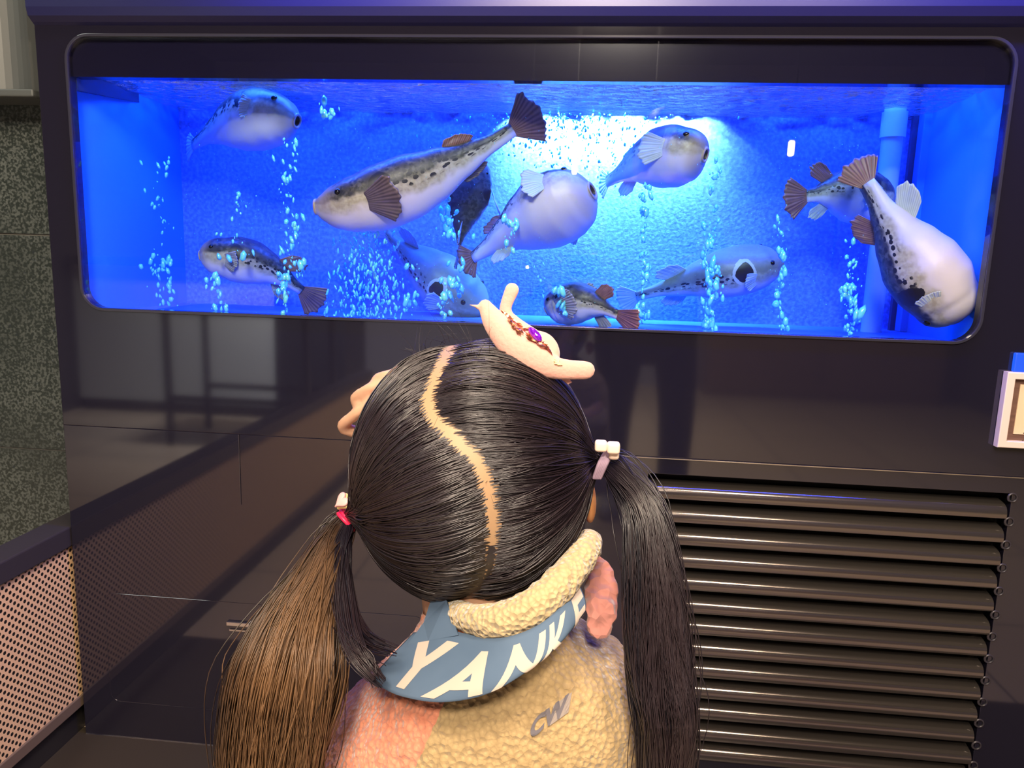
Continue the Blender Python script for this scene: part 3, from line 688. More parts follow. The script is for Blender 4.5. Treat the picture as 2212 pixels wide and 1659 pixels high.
def side_of(d):
    i = int(np.argmin(((PFn-d)**2).sum(1))); i = min(max(i, 1), len(PFn)-2); tg = PFn[i+1]-PFn[i-1]
    return np.sign(np.dot(np.cross(d-PFn[i], tg), PFn[i])), i, np.linalg.norm((PFn[i]-d)*AXn)
SGN_R = side_of(np.array(tuple(onhead(1200, 950))))[0]
hair = Strands()
def scalp_strand(d0, right, lift, hv, r=.00042, curl=.0):
    T_ = np.array(tuple(TR if right else TL)); Pt = np.array(tuple(TRp if right else TLp))
    k = 15; om = math.acos(np.clip(np.dot(d0, T_), -1, 1)); tt = np.linspace(0, 1, k)
    Q = (np.sin((1-tt)*om)[:, None]*d0+np.sin(tt*om)[:, None]*T_)/max(math.sin(om), 1e-3)
    nrm = np.cross(d0, T_); nrm /= np.linalg.norm(nrm)+1e-9
    Q = Q+nrm*(curl*np.sin(tt*PI))[:, None]; Q /= np.linalg.norm(Q, axis=1)[:, None]
    rad = 1.0+lift*np.sin(np.clip(tt*6, 0, PI/2))+.012*np.sin(tt*PI)
    P = HCn+Q*AXn*rad[:, None]; jit = rng.normal(0, .0022, 3); wv = np.clip((tt-.72)/.28, 0, 1)**1.6
    P = P*(1-wv)[:, None]+(Pt+jit)*wv[:, None]
    return P
nfull = 9000
cnt_ = 0
while cnt_ < nfull:
    if rng.random() < .42:
        i = rng.integers(8, 112); q = PFn[i]; tg = PFn[i+1]-PFn[i-1]; sd_ = np.cross(tg, q); sd_ /= np.linalg.norm(sd_); s_ = rng.choice([-1, 1])
        off = (.0016+abs(rng.normal(0, .008)))*s_/.095; d0 = q+sd_*off+rng.normal(0, .01, 3)*.3; d0 /= np.linalg.norm(d0)
    else:
        d0 = rng.normal(0, 1, 3); d0 /= np.linalg.norm(d0)
        if d0[1] > .80 and d0[2] < .45: continue
        if d0[1] > .45 and d0[2] < -.15: continue
        if d0[2] < -.93: continue
    sg, i, dist = side_of(d0)
    if i > 88: dist = .01
    if rng.random() < .10: dist = .01
    if dist < .0011+.0012*math.sin(i*1.7)+rng.random()*.0026: continue
    cl = noise.noise(Vector(tuple(d0*9)))*.5+.5; c2_ = noise.noise(Vector(tuple(d0*16))+Vector((4, 4, 4)))
    P = scalp_strand(d0, sg == SGN_R, .024+rng.random()*.018+.040*c2_, 0, curl=.07*c2_+rng.normal(0, .03))
    hair.add(P, .00040+.0002*rng.random(), min(1, max(0, cl*.6+rng.random()*.4))); cnt_ += 1
# fly-away hairs
for _ in range(70):
    d0 = np.array(tuple(onhead(rng.uniform(880, 1080), rng.uniform(735, 800)))) if rng.random() < .7 else np.array(tuple(onhead(rng.uniform(800, 1230), rng.uniform(850, 1200))))
    P0 = HCn+d0*AXn*1.03; dirv = rng.normal(0, 1, 3)+np.array([0, -.2, 1.0]); dirv /= np.linalg.norm(dirv); c_ = rng.normal(0, .5, 3); L_ = rng.uniform(.008, .026)
    tt = np.linspace(0, 1, 9)[:, None]; hair.add(P0+dirv*tt*L_+c_*tt**2*L_, np.linspace(.00016, .00006, 9), .6)
# thin base layer under the strands, open along the parting
bv, bf = ball(HC, tuple(AX*1.004), 96, 64); keep = []
bad = set()
for i_, p_ in enumerate(bv):
    d = np.array([(p_[k]-HC[k])/AX[k] for k in range(3)]); d /= np.linalg.norm(d); sg, ii, dist = side_of(d)
    if (dist < .0042 and ii < 92) or (d[1] > .62 and d[2] < .40) or (d[1] > .3 and d[2] < -.3): bad.add(i_)
bf = [f_ for f_ in bf if not any(i_ in bad for i_ in f_)]
hair.build('hair', M_HAIR, person, (bv, bf))['label'] = 'dark hair parted down the middle'
# scalp skin showing in the parting
sv, sf = [], []
for i_ in range(10, 112):
    q = PF[i_]; tg = (PF[i_+1]-PF[i_-1]).normalized(); sd_ = tg.cross(q).normalized()
    for k in (-1, -.5, 0, .5, 1):
        d = (q+sd_*k*.085).normalized(); sv.append(hp_(d, 1.0035))
for i_ in range(101):
    for k in range(4): a = i_*5+k; sf.append((a, a+1, a+6, a+5))
mobj('scalp', sv, sf, M_SCALP, person, True)

def pigtail(pts, wid, n, seed, m, name='pigtail', spread0=.0045, flat=.62, wav=.004, core=True):
    rg = np.random.default_rng(seed); K = 26; ctr = cat_rom([P3(*p) for p in pts], K); W_ = cat_rom([float(w_) for w_ in wid], K)
    Cn = np.array([tuple(q) for q in ctr]); T = np.gradient(Cn, axis=0); T /= np.linalg.norm(T, axis=1)[:, None]
    view = np.array([0, 1, -.25]); S = np.cross(T, view); S /= np.linalg.norm(S, axis=1)[:, None]; U = np.cross(S, T)
    st = Strands(); tt = np.linspace(0, 1, K); W_ = np.array(W_)
    clumps = rg.uniform(-1, 1, (26, 2)); cph = rg.uniform(0, 6.28, 26)
    for i in range(n):
        c = rg.integers(0, 26); a = clumps[c]*.85+rg.normal(0, .16, 2); rr = np.linalg.norm(a)
        if rr > 1: a = a/rr*rg.uniform(.85, 1.02)
        end = rg.uniform(.72, 1.0) if rg.random() < .2 else 1.0
        if not core: end = rg.uniform(.62, 1.0)
        wobx = wav*np.sin(tt*rg.uniform(5, 7)+cph[c])*tt*1.4+.0012*np.sin(tt*rg.uniform(8, 16)+rg.uniform(0, 6))
        if not core: wobx = wobx*.35
        if rg.random() < .02: a = a*1.25; wobx = wobx+.006*np.sin(tt*9+i)
        P = Cn+S*(a[0]*W_+wobx)[:, None]+U*(a[1]*W_*flat)[:, None]
        kk = max(8, int(K*end)); hv = np.clip((.45+.45*math.sin(c*2.3)+.25*math.cos((a[0]-.15)*2.2)+rg.normal(0, .15))*np.clip(tt[:kk]*2.6-.15, 0, 1), 0, 1)  # light streak down the tail, dark near the tie, put into strand tone
        st.add(P[:kk], np.linspace(.00055, .00035, kk), hv)
    if not core: return st.build(name, m, person)
    core, cf = tube([tuple(q) for q in ctr[::3]], [w_*.62 for w_ in W_[::3]], 14, 30, (0, 1, -.25))
    # the core is squeezed to the section of the tail
    cv = []
    for q in core:
        i = int(np.argmin(((Cn-np.array(tuple(q)))**2).sum(1))); d = np.array(tuple(q))-Cn[i]; u_ = np.dot(d, U[i]); cv.append(tuple(np.array(tuple(q))-U[i]*u_*(1-flat)))
    return st.build(name, m, person, (cv, cf))
pxm = .00031
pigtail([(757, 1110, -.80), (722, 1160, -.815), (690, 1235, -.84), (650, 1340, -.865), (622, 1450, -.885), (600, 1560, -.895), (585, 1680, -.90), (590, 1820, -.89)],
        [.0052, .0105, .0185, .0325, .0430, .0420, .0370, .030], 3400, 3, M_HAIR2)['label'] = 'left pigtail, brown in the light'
pigtail([(1300, 990, -.80), (1345, 1025, -.815), (1395, 1100, -.835), (1412, 1220, -.85), (1418, 1340, -.86), (1425, 1460, -.87), (1440, 1570, -.88), (1440, 1700, -.88)],
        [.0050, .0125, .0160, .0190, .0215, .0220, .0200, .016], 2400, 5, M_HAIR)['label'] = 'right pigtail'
# side lock that sweeps from the left pigtail across the shoulder
pigtail([(757, 1114, -.803), (744, 1180, -.828), (750, 1270, -.85), (765, 1345, -.87), (800, 1388, -.885), (872, 1412, -.90)], [.002, .004, .005, .006, .006, .003], 130, 9, M_HAIR, 'hair_lock', core=False, wav=.002)
pigtail([(757, 1114, -.803), (735, 1190, -.83), (745, 1320, -.87), (765, 1400, -.895), (800, 1450, -.905), (832, 1483, -.915)], [.002, .006, .008, .008, .006, .003], 190, 12, M_HAIR, 'hair_lock', core=False, wav=.002)

# jacket
ring = [(.772, .046, .046, -.802), (.757, .050, .052, -.802), (.738, .062, .062, -.802), (.718, .084, .078, -.799), (.695, .112, .090, -.797), (.668, .136, .099, -.794), (.635, .150, .105, -.792), (.55, .160, .110, -.79), (.47, .166, .114, -.79), (.40, .172, .116, -.79), (.37, .168, .112, -.79), (.365, .12, .09, -.79)]
NZ, NS = 150, 260; v = []; f = []
def lerp_ring(t_):
    k = len(ring)-1; j = min(int(t_*k), k-1); u_ = t_*k-j; return [ring[j][q]+(ring[j+1][q]-ring[j][q])*u_ for q in range(4)]
for i in range(NZ+1):
    z_, rx, ry, cy = lerp_ring(i/NZ)
    for k in range(NS):
        a = 2*PI*k/NS; ca, sa = math.cos(a), math.sin(a); x_ = X+.004+rx*math.copysign(abs(ca)**.9, ca); y_ = cy+ry*math.copysign(abs(sa)**.9, sa)
        p_ = Vector((x_, y_, z_+.27*(x_-X)*max(0, min(1, (z_-.5)/.2)))); nn = Vector((ca, sa, .35)).normalized()
        dsp = .0012*noise.noise(p_*130)+.0016*noise.noise(p_*240+Vector((5, 5, 5)))+.004*noise.noise(p_*14)
        v.append(p_+nn*dsp)
for i in range(NZ):
    for k in range(NS): k2 = (k+1) % NS; f.append((i*NS+k, i*NS+k2, (i+1)*NS+k2, (i+1)*NS+k))
jk = mobj('fleece_jacket', v, f, M_FLJ, person, True); jk['label'] = 'fleece jacket, left half pink and right half cream'
bvhJ = BVHTree.FromPolygons([Vector(q) for q in v], f)
for sx, el, e2_, wr in ((-1, elbL, elbL2, wrL), (1, elbR, elbR2, wrR)):
    tv, tf = tube([(X+sx*.104, -.79, .61+.02*sx), (X+sx*.110, -.73, .58), el, e2_, e2_.lerp(wr, .6)], [.044, .042, .032, .024, .022], 36, 60)
    tv = [q+Vector((1, 1, 1))*.0016*noise.noise(q*110) for q in tv]; mobj('sleeve', tv, tf, M_PINKF if sx < 0 else M_FLC, person, True)
# trousers and boots below the jacket
for sx in (-1, 1):
    mobj('trouser_leg', *tube([(X+sx*.048, -.785, .40), (X+sx*.052, -.775, .22), (X+sx*.054, -.788, .08)], [.066, .054, .046], 20), simple('trousers', (.05, .06, .10), .8), person, True)
    mobj('boot', *tube([(X+sx*.054, -.80, .075), (X+sx*.056, -.795, .042), (X+sx*.060, -.735, .032), (X+sx*.063, -.70, .030)], [.038, .040, .031, .027], 18), simple('boots', (.35, .25, .2), .6), person, True)
# raised fleece collar
cp = [(975, 1322, -.852), (1035, 1340, -.876), (1105, 1335, -.884), (1180, 1290, -.875), (1240, 1225, -.848), (1272, 1168, -.812)]
cpts = [P3(*p) for p in cp]+[Vector((X+.05, -.745, .775)), Vector((X, -.725, .755)), Vector((X-.045, -.745, .758)), P3(948, 1312, -.80)]
cv, cf = tube([tuple(q) for q in cpts], [.0085, .0112, .0120, .0125, .0118, .0085, .011, .011, .011, .008], 26, 110)
cv = [q+(q-HC).normalized()*(.0015*noise.noise(q*130)+.0014*noise.noise(q*260)) for q in cv]
mobj('fleece_collar', cv, cf, M_FLC, person, True)['label'] = 'cream fleece collar'
# blue band with letters, wrapped round the collar base
def bez(P, t_):
    return cat_rom(P, 101)[int(round(t_*100))]
TOPc = cat_rom([P3(*p) for p in [(893, 1366, -.845), (970, 1362, -.868), (1050, 1378, -.890), (1110, 1372, -.897), (1170, 1345, -.893), (1215, 1305, -.878), (1248, 1255, -.852)]], 201)
BOTc = cat_rom([P3(*p) for p in [(800, 1472, -.872), (862, 1502, -.898), (950, 1517, -.912), (1050, 1500, -.918), (1140, 1450, -.914), (1205, 1395, -.900), (1252, 1335, -.868)]], 201)
def band(u_, v_, off=0.0):
    u_ = max(0, min(1, u_)); i = u_*200; j = min(int(i), 199); w_ = i-j; a = TOPc[j].lerp(TOPc[j+1], w_); b = BOTc[j].lerp(BOTc[j+1], w_)
    p_ = a.lerp(b, v_); out = (p_-Vector((X, -.80, p_.z+.03))).normalized(); return p_+out*(.007*math.sin(v_*PI)+off)
v = []; f = []
for i in range(121):
    for j in range(17): v.append(band(i/120, j/16))
for i in range(120):
    for j in range(16): a = i*17+j; f.append((a, a+1, a+18, a+17))
bd = mobj('blue_collar_band', v, f, M_BAND, person, True); bd['label'] = 'blue collar band with pale letters'
q = bd.modifiers.new('s', 'SOLIDIFY'); q.thickness = .003; q.offset = -1
fl = [P3(*p) for p in [(934, 1286, -.850), (964, 1296, -.858), (990, 1372, -.878), (925, 1384, -.866), (880, 1392, -.856), (915, 1345, -.852)]]
fo = mobj('band_fold', fl+[q+Vector((0, .004, -.002)) for q in fl], [(0, 1, 2, 3, 4, 5), (11, 10, 9, 8, 7, 6)]+[(i, i+6, (i+1) % 6+6, (i+1) % 6) for i in range(6)], M_BAND, bd)
def text_mesh(body, name, fn, m, parent, size=1.0, off=.02, cuts=2):
    cu = bpy.data.curves.new('t', 'FONT'); cu.body = body; cu.size = size; cu.offset = off; cu.resolution_u = 5
    t_ = bpy.data.objects.new('t', cu); C.objects.link(t_); dg = bpy.context.evaluated_depsgraph_get(); dg.update()
    me = bpy.data.meshes.new_from_object(t_.evaluated_get(dg)); bpy.data.objects.remove(t_)
    bm = bmesh.new(); bm.from_mesh(me); bmesh.ops.remove_doubles(bm, verts=bm.verts, dist=1e-5); bmesh.ops.triangulate(bm, faces=bm.faces)
    for _ in range(cuts):
        es_ = [e_ for e_ in bm.edges if e_.calc_length() > .05*size]
        if es_: bmesh.ops.subdivide_edges(bm, edges=es_, cuts=1); bmesh.ops.triangulate(bm, faces=bm.faces)
    co_ = [tuple(q.co) for q in bm.verts]; ff = [tuple(q.index for q in p.verts) for p in bm.faces]
    x0 = min(c_[0] for c_ in co_); x1 = max(c_[0] for c_ in co_); y0 = min(c_[1] for c_ in co_); y1 = max(c_[1] for c_ in co_)
    vv = [fn((c_[0]-x0)/(x1-x0), (c_[1]-y0)/(y1-y0)) for c_ in co_]; bm.free()
    return mobj(name, vv, ff, m, parent, True)
for ch, u0, u1, v0, v1 in [('Y', .060, .235, .10, .84), ('A', .245, .475, .14, .90), ('N', .510, .690, .12, .94), ('K', .715, .855, .10, .92), ('E', .900, .990, .08, .90)]:
    text_mesh(ch, 'letter', lambda a, b, u0=u0, u1=u1, v0=v0, v1=v1: band(u0+(u1-u0)*a, v1-(v1-v0)*b, .0008), M_LET, bd, off=.035, cuts=3)
# small grey print on the back of the jacket
def on_jacket(px, py, lift=.0012):
    d = (at(px, py, 0)-CAM).normalized(); h_ = bvhJ.ray_cast(CAM, d)
    return h_[0]-d*lift if h_[0] else at(px, py, -.9)
def prj(a, b, o_=(1150, 1578), ex=(66, -48), ey=(2, -48)): return o_[0]+ex[0]*a+ey[0]*b, o_[1]+ex[1]*a+ey[1]*b
text_mesh('CW', 'printed_mark', lambda a, b: on_jacket(*prj(a, b, (1142, 1600), (80, -58), (8, -46)), .0022), M_TAG, jk, off=.05, cuts=3)
v = []; f = []
for i in range(9):
    for j in range(7): v.append(on_jacket(*prj(i/8*.5+.52, j/6, (1146, 1598), (80, -58), (8, -44)), .0018))
for i in range(8):
    for j in range(6): a = i*7+j; f.append((a, a+1, a+8, a+7))
mobj('printed_patch', v, f, simple('grey_patch', (.28, .24, .22), .9), jk)
# pink fleece lapel right of the collar
lv_, lf = tube([P3(1282, 1205, -.79), P3(1296, 1240, -.805), P3(1300, 1300, -.825), P3(1296, 1350, -.835)], [.005, .0105, .0125, .010], 40, 50, (0, 1, 0), .35)
lv_ = [q+Vector((.6, -.8, .6))*(.0022*noise.noise(q*150)+.003*noise.noise(q*60)) for q in lv_]; mobj('lapel', lv_, lf, M_PINKF, person, True)

# hair ties
htl = empty('hair_tie', (0, 0, 0)); htl.parent = person; htl.location = TLp-person.location
c0 = at(753, 1122, -.803); ax = (at(722, 1160, -.815)-at(757, 1110, -.80)).normalized(); s_ = ax.cross(Vector((0, 1, 0))).normalized(); u_ = s_.cross(ax)
M_RED = simple('tie_red', (.80, .02, .09), .4); M_LIL = simple('tie_lilac', (.46, .33, .46), .5)
def band_loops(center, ax, s_, u_, R, offs, r, m, parent, name='elastic_band'):
    mb = MB()
    for o_ in offs:
        n_k = 28; v = []; f = []
        for i in range(n_k):
            a = 2*PI*i/n_k; c_ = center+ax*o_+(s_*math.cos(a)+u_*math.sin(a))*R
            rd = (s_*math.cos(a)+u_*math.sin(a))
            for k in range(8): b = 2*PI*k/8; v.append(c_+rd*r*math.cos(b)+ax*r*math.sin(b))
        for i in range(n_k):
            for k in range(8): i2 = (i+1) % n_k; k2 = (k+1) % 8; f.append((i*8+k, i2*8+k, i2*8+k2, i*8+k2))
        mb.add(v, f)
    return mb.build(name, m, parent, True)
band_loops(c0, (ax*.8+Vector((-.5, 0, -.3))).normalized(), *(lambda A_: (A_.cross(Vector((0, 1, 0))).normalized(), A_.cross(Vector((0, 1, 0))).normalized().cross(A_)))((ax*.8+Vector((-.5, 0, -.3))).normalized()), .0088, (-.0026, 0, .0026), .0017, M_RED, htl)['label'] = 'red elastic band'
def heart(c, e1, e2, n, sc_, t0, t1, m, name, parent):
    pts = []
    for k in range(48):
        a = 2*PI*k/48; x_ = 16*math.sin(a)**3/17; y_ = (13*math.cos(a)-5*math.cos(2*a)-2*math.cos(3*a)-math.cos(4*a))/17; pts.append((x_, y_))
    v = []; f = []
    for tt_, kk in ((t0, .9), (t0+.15*(t1-t0), 1), (t1-.35*(t1-t0), 1), (t1-.1*(t1-t0), .9), (t1, .7), (t1+.0003, .01)):
        for x_, y_ in pts: v.append(c+(e1*x_+e2*y_)*sc_*kk+n*tt_)
    for j in range(5):
        for k in range(48): k2 = (k+1) % 48; f.append((j*48+k, j*48+k2, (j+1)*48+k2, (j+1)*48+k))
    f.append(tuple(range(47, -1, -1))); return mobj(name, v, f, m, parent, True)
hcn = at(741, 1083, -.812); nn = Vector((-.45, -.62, .55)).normalized(); e2 = (AR*.75+AU*.66); e2 = (e2-nn*e2.dot(nn)).normalized(); e1 = e2.cross(nn)
hh_ = heart(hcn-nn*.003, e1, e2, nn, .0078, -.001, .0032, simple('charm_yellow', (.88, .70, .30), .35), 'heart_charm', htl)
heart(hcn, e1, e2, nn, .0074, .0002, .0028, simple('charm_pink', (.92, .48, .46), .35), 'heart_top', hh_)
htr = empty('hair_tie', (0, 0, 0)); htr.parent = person; htr.location = TRp-person.location
mb = MB()
for k in range(5):
    o_ = k*4.5-9; mb.add(*tube([P3(1316+o_*.7, 975, -.815), P3(1303+o_*.8, 1000, -.817), P3(1290+o_*.75, 1032, -.812)], [.0016, .0018, .0014], 8))
mb.build('elastic_band', M_LIL, htr, True)['label'] = 'lilac elastic strands'
M_CUBE = simple('charm_cream', (.90, .70, .58), .4)
for k, (px, py, s2) in enumerate([(1298, 963, .0045), (1325, 967, .0047), (1326, 982, .0038)]):
    c_ = at(px, py, -.822+.004*(k == 2)); o = MB().box(c_.x-s2, c_.x+s2, c_.y-s2, c_.y+s2, c_.z-s2*.88, c_.z+s2*.88).build('cube_bead', M_CUBE, htr, True)
    b_m = o.modifiers.new('b', 'BEVEL'); b_m.width = .0022; b_m.segments = 4

# pink fabric hair ornament
t = NT('ornament_felt'); n_ = t.noise(300, 2); t.bump(n_, .5, .001); M_FELT = t.P(col=t.mix(t.noise(20, 2), (.80, .38, .31), (.86, .46, .38)), rough=.9, sheen=.5)
pr = .00034; orn = []
YO = -.815
def OT(pts, rad, fl=.55): orn.append(tube([P3(x_, y_, YO+dy) for x_, y_, dy in pts], [r_*pr for r_ in rad], 20, 36, (0, 1, 0), flat=fl))
OT([(1048, 662, .01), (1072, 700, .005), (1115, 748, 0), (1160, 778, 0), (1205, 796, .002), (1266, 800, .008)], [16, 28, 36, 34, 24, 20])
OT([(1150, 745, .012), (1105, 700, .018), (1092, 668, .02), (1106, 626, .022)], [34, 22, 14, 16])
OT([(1140, 730, .010), (1168, 745, .010), (1178, 765, .008), (1172, 785, .006)], [20, 30, 32, 28], .6)
OT([(1050, 672, .01), (1030, 662, .01), (1014, 658, .01)], [9, 5, 1.5])
OT([(1195, 800, .006), (1212, 815, .008), (1228, 829, .008)], [8, 4.5, 3]); OT([(1212, 812, .008), (1225, 818, .008), (1234, 826, .008)], [4, 3.5, 2.5])
ov = []; of = []
for v_, f_ in orn: n = len(ov); ov += v_; of += [tuple(i+n for i in q) for q in f_]
on = mobj('hair_ornament', ov, of, M_FELT, None, True, origin=P3(1150, 770, YO)); remesh(on, .0009, 4)
on.location = P3(1150, 770, YO)-person.location; on.parent = person; on['label'] = 'pink felt hair ornament with long lobes'
onb = P3(1150, 770, YO); bvhO = BVHTree.FromPolygons([q.co+onb for q in on.data.vertices], [tuple(p.vertices) for p in on.data.polygons])
def on_orn(px, py, lift=.0006):
    d = (at(px, py, 0)-CAM).normalized(); h_ = bvhO.ray_cast(CAM, d)
    return (h_[0]-d*lift, h_[1]) if h_[0] else (at(px, py, YO-.005), -d)
rnd2 = random.Random(11); M_COP = simple('copper_sequin', (.62, .22, .12), .22, metal=.9)
for k in range(38):
    u_ = k/37; px = 1088+100*u_+rnd2.uniform(-7, 7)*math.sin(u_*PI)*1.5; py = 676+82*u_+rnd2.uniform(-6, 6)*math.sin(u_*PI)*1.3; c_, n_v = on_orn(px, py, .0026)
    n_v = (n_v+Vector((rnd2.uniform(-.4, .4), rnd2.uniform(-.4, .4), rnd2.uniform(-.4, .4)))).normalized(); dv = (AR*1.0-AU*(.85+rnd2.uniform(-.5, .5))); dv = (dv-n_v*dv.dot(n_v)).normalized(); sv_ = dv.cross(n_v)
    a_, b_ = rnd2.uniform(.0026, .0042), rnd2.uniform(.0012, .0019)
    vv = [c_+dv*a_, c_+sv_*b_, c_-dv*a_, c_-sv_*b_, c_+n_v*.0008, c_-n_v*.0006]
    mobj('sequin', vv, [(0, 1, 4), (1, 2, 4), (2, 3, 4), (3, 0, 4), (1, 0, 5), (2, 1, 5), (3, 2, 5), (0, 3, 5)], M_COP, on)
c_, n_v = on_orn(1156, 722, .0036); dv = (AR*.62-AU*.78); dv = (dv-n_v*dv.dot(n_v)).normalized(); gv, gf = ball(c_, (.0030, .0072, .0026), 14, 8, Matrix((dv.cross(n_v), dv, n_v)).transposed())
t = NT('gem_purple'); mobj('gem', gv, gf, t.P(col=(.25, .01, .75), rough=.12, metal=.5, coat=1.0), on)
for k in range(7):
    a_ = k/6*PI; p1_ = on_orn(1196+10*math.cos(a_)+k*2.2, 782-9*math.sin(a_)+k*.5, .0008)[0]; p2_ = on_orn(1205+k*1.5, 788, .0008)[0]
    mobj('embroidery', *tube([p2_, p1_], [.0005, .0007], 6, 4), simple('gold_thread', (.95, .78, .40), .6), on, True)
# headband part over the hair
hbp = []
for px, py in [(1222, 830), (1243, 862), (1262, 905), (1276, 948)]: hbp.append(hp_(onhead(px, py), 1.055))
mobj('hair_clip_band', *tube([tuple(q) for q in hbp], [.0013, .0015, .0015, .0012], 8, 20), simple('band_lilac', (.40, .26, .36), .5), on, True)

# ---------------------------------------------------------------- behind the viewer (seen as reflections in the glossy cabinet and the pane)
M_CNT = simple('counter_pale', (.50, .52, .52), .5); M_DK = simple('frame_dark', (.02, .02, .025), .4)
c0 = mirrored(170, 800, 3.0); c1 = mirrored(600, 1040, 3.0)
c0.x = max(c0.x, -2.96)
ct = empty('service_counter', ((c0.x+c1.x)/2, -3.2, 0)); tag(ct, 'pale grey counter with dark end block at the far side of the room', 'counter')
MB().box(c0.x-.2, c1.x, -3.4, -3.0, .08, .92).build('counter_front', M_CNT, ct)
MB().box(c0.x-.2, c1.x+.45, -3.45, -2.95, .92, .97).build('counter_top', M_DK, ct, bevel=.004)
MB().box(c1.x+.01, c1.x+.45, -3.4, -2.98, 0, .92).build('end_block', M_DK, ct)
MB().box(c0.x-.2, c1.x, -3.38, -3.03, 0, .08).build('plinth', M_DK, ct)
b0 = mirrored(372, 1000, 2.3); bn = empty('steel_table', (b0.x+.35, -2.3, 0)); tag(bn, 'dark metal framed table standing in front of the pale counter', 'table')
for dx in (0, .75):
    for dy in (0, .4): MB().box(b0.x+dx-.015, b0.x+dx+.015, -2.3-dy-.015, -2.3-dy+.015, 0, .70).build('leg', M_DK, bn)
MB().box(b0.x-.03, b0.x+.78, -2.73, -2.27, .70, .725).build('table_top', M_DK, bn, bevel=.003)
MB().box(b0.x, b0.x+.75, -2.71, -2.69, .24, .27).box(b0.x, b0.x+.75, -2.31, -2.29, .24, .27).build('rail', M_DK, bn)
wr_ = mirrored(1640, 900, 3.6)
bk = empty('wall_cupboard', (wr_.x+.5, -4.7, 0)); tag(bk, 'brown wooden cupboard with two doors against the far wall', 'cupboard')
t = NT('brown_wood'); M_WD = t.P(col=t.mix(t.noise(6, 4), (.16, .10, .07), (.22, .14, .10)), rough=.4)
MB().box(wr_.x-.2, wr_.x+1.6, -5.0, -4.6, 0, 1.5).build('carcass', M_WD, bk)
for k in range(2): d_ = MB().box(wr_.x-.18+k*.9, wr_.x+.68+k*.9, -4.6, -4.585, .05, 1.45).build('door', M_WD, bk, bevel=.004); MB().box(wr_.x+.60-k*.0+k*.16, wr_.x+.62+k*.16, -4.585, -4.56, .7, .85).build('handle', M_STEEL, d_)
# lamps of the dining room that mirror in the pane
LAMP = emis('lamp_shade_glow', (1, .80, .62), 26)
def pend(px, py, D, w_, h_, label):
    p = mirrored(px, py, D); e = empty('wall_lamp', (p.x, p.y, p.z)); tag(e, label, 'lamp')
    MB().box(p.x-w_/2, p.x+w_/2, p.y-w_/2, p.y+w_/2, p.z-h_/2, p.z+h_/2).build('glass_tube', LAMP, e, bevel=w_*.3)
    MB().box(p.x-w_*.7, p.x+w_*.7, p.y-w_*.7, p.y+w_*.7, p.z+h_/2, p.z+h_/2+.03).build('cap', M_DK, e); MB().box(p.x-.004, p.x+.004, p.y-.004, p.y+.004, p.z+h_/2+.03, 2.6).build('cord', M_DK, e)
pend(1242, 337, 3.4, .035, .22, 'long slim hanging lamp, the tallest of the four')
pend(1409, 322, 3.4, .032, .10, 'short slim hanging lamp right of the tallest one')
pend(1710, 320, 3.0, .035, .085, 'square hanging lamp farthest to the right')
pend(1139, 577, 3.4, .022, .022, 'tiny round hanging lamp at the lowest height')
# the adult who watches: dark clothes, phone held out
px_ = mirrored(1392, 900, 1.72); bx_, by_ = px_.x, -1.72
ad = mobj('person', *ball((bx_, by_, 1.50), (.078, .098, .118), 32, 22), [M_SKIN], None, True, origin=Vector((bx_, by_, 0)))
hand = [Vector((.055, -1.40, 1.02)), Vector((-.055, -1.40, 1.02))]
pp = [tube([(bx_, by_, 1.45), (bx_, by_, 1.33)], [.055, .062], 18), tube([(bx_, by_, 1.28), (bx_, by_, 1.05), (bx_, by_, .86)], [.13, .12, .13], 24, flat=1), tube([(bx_-.15, by_, 1.30), (bx_, by_, 1.32), (bx_+.15, by_, 1.30)], [.055, .07, .055], 16),
      ball((bx_, by_+.10, 1.485), (.013, .018, .02), 12, 8)]
for sx in (-1, 1): pp.append(tube([(bx_+sx*.085, by_, .86), (bx_+sx*.12, by_+.02, .45), (bx_+sx*.13, by_, .07)], [.085, .058, .040], 18)); pp.append(tube([(bx_+sx*.13, by_-.03, .04), (bx_+sx*.14, by_+.13, .03)], [.038, .03], 12)); pp.append(ball((bx_+sx*.08, by_, 1.49), (.010, .018, .03), 12, 8))
for sx, hd in ((1, hand[0]), (-1, hand[1])):
    sh_ = Vector((bx_+sx*.17, by_, 1.29)); el = Vector((bx_+sx*.20, by_+.08, 1.04)); w2 = hd+Vector((sx*.03, -.07, -.01))
    pp.append(tube([sh_, el], [.048, .038], 14)); pp.append(tube([el, w2, hd+Vector((sx*.012, -.02, 0))], [.036, .026, .022], 14))
    for k in range(4): q0 = hd+Vector((sx*.012, -.005, .022-.016*k)); pp.append(tube([q0, q0+Vector((sx*.014, .022, 0)), q0+Vector((-sx*.002, .040, 0)), q0+Vector((-sx*.018, .034, 0))], [.009, .008, .007, .006], 8, 12))
    pp.append(tube([hd+Vector((sx*.01, -.02, .01)), hd+Vector((-sx*.002, -.022, .030)), hd+Vector((-sx*.02, -.022, .034))], [.010, .009, .007], 8, 10))
merge_into(ad, pp); remesh(ad, .006, 3); ad.name = 'person'
tag(ad, 'adult in dark jacket and trousers holding up a phone behind the child', 'person')
M_NAVY = simple('dark_jacket', (.03, .03, .045), .8); M_TR = simple('dark_trousers', (.02, .02, .03), .8)
mobj('jacket', *tube([(bx_, by_, 1.36), (bx_, by_, 1.28), (bx_, by_, 1.05), (bx_, by_, .80)], [.08, .165, .17, .185], 32, 40), M_NAVY, ad, True)
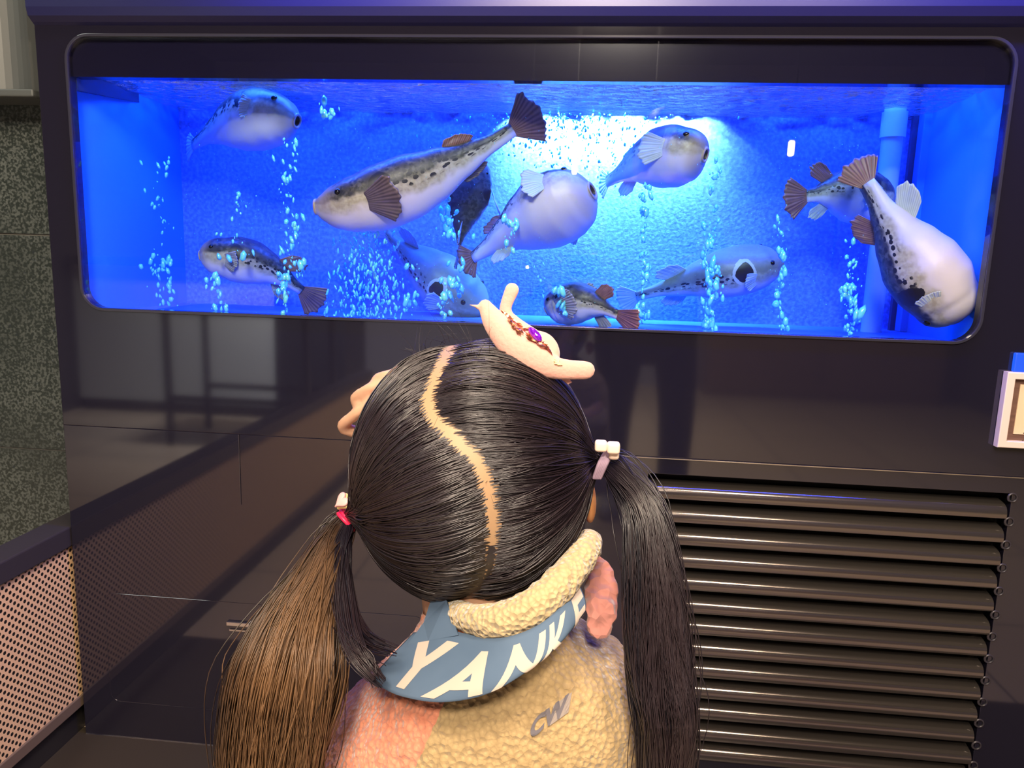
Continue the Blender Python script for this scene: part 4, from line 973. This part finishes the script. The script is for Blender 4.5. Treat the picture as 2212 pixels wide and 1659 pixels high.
for sx, hd in ((1, hand[0]), (-1, hand[1])):
    mobj('sleeve', *tube([(bx_+sx*.14, by_, 1.29), (bx_+sx*.205, by_+.08, 1.04), tuple(hd+Vector((sx*.03, -.08, -.01)))], [.066, .052, .036], 20, 30), M_NAVY, ad, True)
    mobj('trouser_leg', *tube([(bx_+sx*.09, by_, .86), (bx_+sx*.125, by_+.02, .45), (bx_+sx*.13, by_, .08)], [.10, .075, .062], 20, 30), M_TR, ad, True)
    mobj('shoe', *tube([(bx_+sx*.13, by_-.04, .045), (bx_+sx*.14, by_+.15, .035)], [.046, .038], 16), simple('shoe', (.4, .4, .4), .5), ad, True)
hv_, hf_ = ball((bx_, by_-.012, 1.525), (.086, .102, .112), 28, 18); hf_ = [f_ for f_ in hf_ if sum((hv_[i].y-by_) for i in f_)/4 < .062]
mobj('hair', hv_, hf_, M_HAIR, ad, True)
ph = empty('phone', (0, -1.372, 1.02)); tag(ph, 'black phone held level by the adult in dark clothes', 'phone')
MB().box(-.078, .078, -1.374, -1.366, .985, 1.058).build('phone_body', M_DK, ph, bevel=.003)

# ---------------------------------------------------------------- framed notice and blue lit plate at the right edge
sx0 = at(2167, 885, -.014).x; sz0 = at(2190, 966, -.014).z; sz1 = at(2190, 806, -.014).z; sw = .20
sg = empty('framed_notice', (sx0+sw/2, 0, sz0)); tag(sg, 'white framed notice on brown wood backing at the right edge of the cabinet', 'notice')
plate('frame', [rect(sx0, sx0+sw, sz0, sz1), rect(sx0+.011, sx0+sw-.011, sz0+.009, sz1-.009)], -.016, -.0005, simple('frame_white', (.80, .66, .58), .35), sg, .0015)
t = NT('notice_wood'); mp = t.n('ShaderNodeMapping'); t.set(mp.inputs[0], t.obj()); mp.inputs['Scale'].default_value = (12, 12, 160)
MB().box(sx0+.009, sx0+sw-.009, -.005, -.0006, sz0+.008, sz1-.008).build('wood_backing', t.P(col=t.mix(t.noise(1, 4, mp.outputs[0]), (.06, .03, .025), (.24, .13, .10)), rough=.5), sg)
pz0, pz1, px0_ = sz0+.022, sz1-.020, sx0+.026
pc = MB().box(px0_, sx0+sw-.026, -.0075, -.0055, pz0, pz1).build('paper', simple('paper_cream', (.80, .60, .42), .8), sg)
rq = random.Random(2)
for k in range(7):
    z_ = pz1-.035-k*.013; x_ = px0_+.016
    mbk = MB()
    while x_ < sx0+sw-.04:
        w_ = rq.uniform(.002, .006); mbk.box(x_, x_+w_, -.0078, -.0076, z_, z_+.0025); x_ += w_+.0015
    mbk.build('text_line', simple('ink', (.10, .06, .05), .8), pc)
bx0 = at(2190, 780, -.006).x; bz0 = at(2195, 803, -.006).z; bz1 = at(2195, 762, -.006).z
bp = empty('blue_light_plate', (bx0+.04, 0, bz0)); tag(bp, 'small glowing blue plate just above the framed notice', 'light')
MB().box(bx0, bx0+.12, -.010, -.0005, bz0, bz1).build('glowing_face', emis('plate_glow', (.012, .12, 1), 1.0), bp, bevel=.002)
MB().box(bx0-.002, bx0+.122, -.012, -.0005, bz0-.003, bz0-.0005).build('lip', M_CHROME, bp)
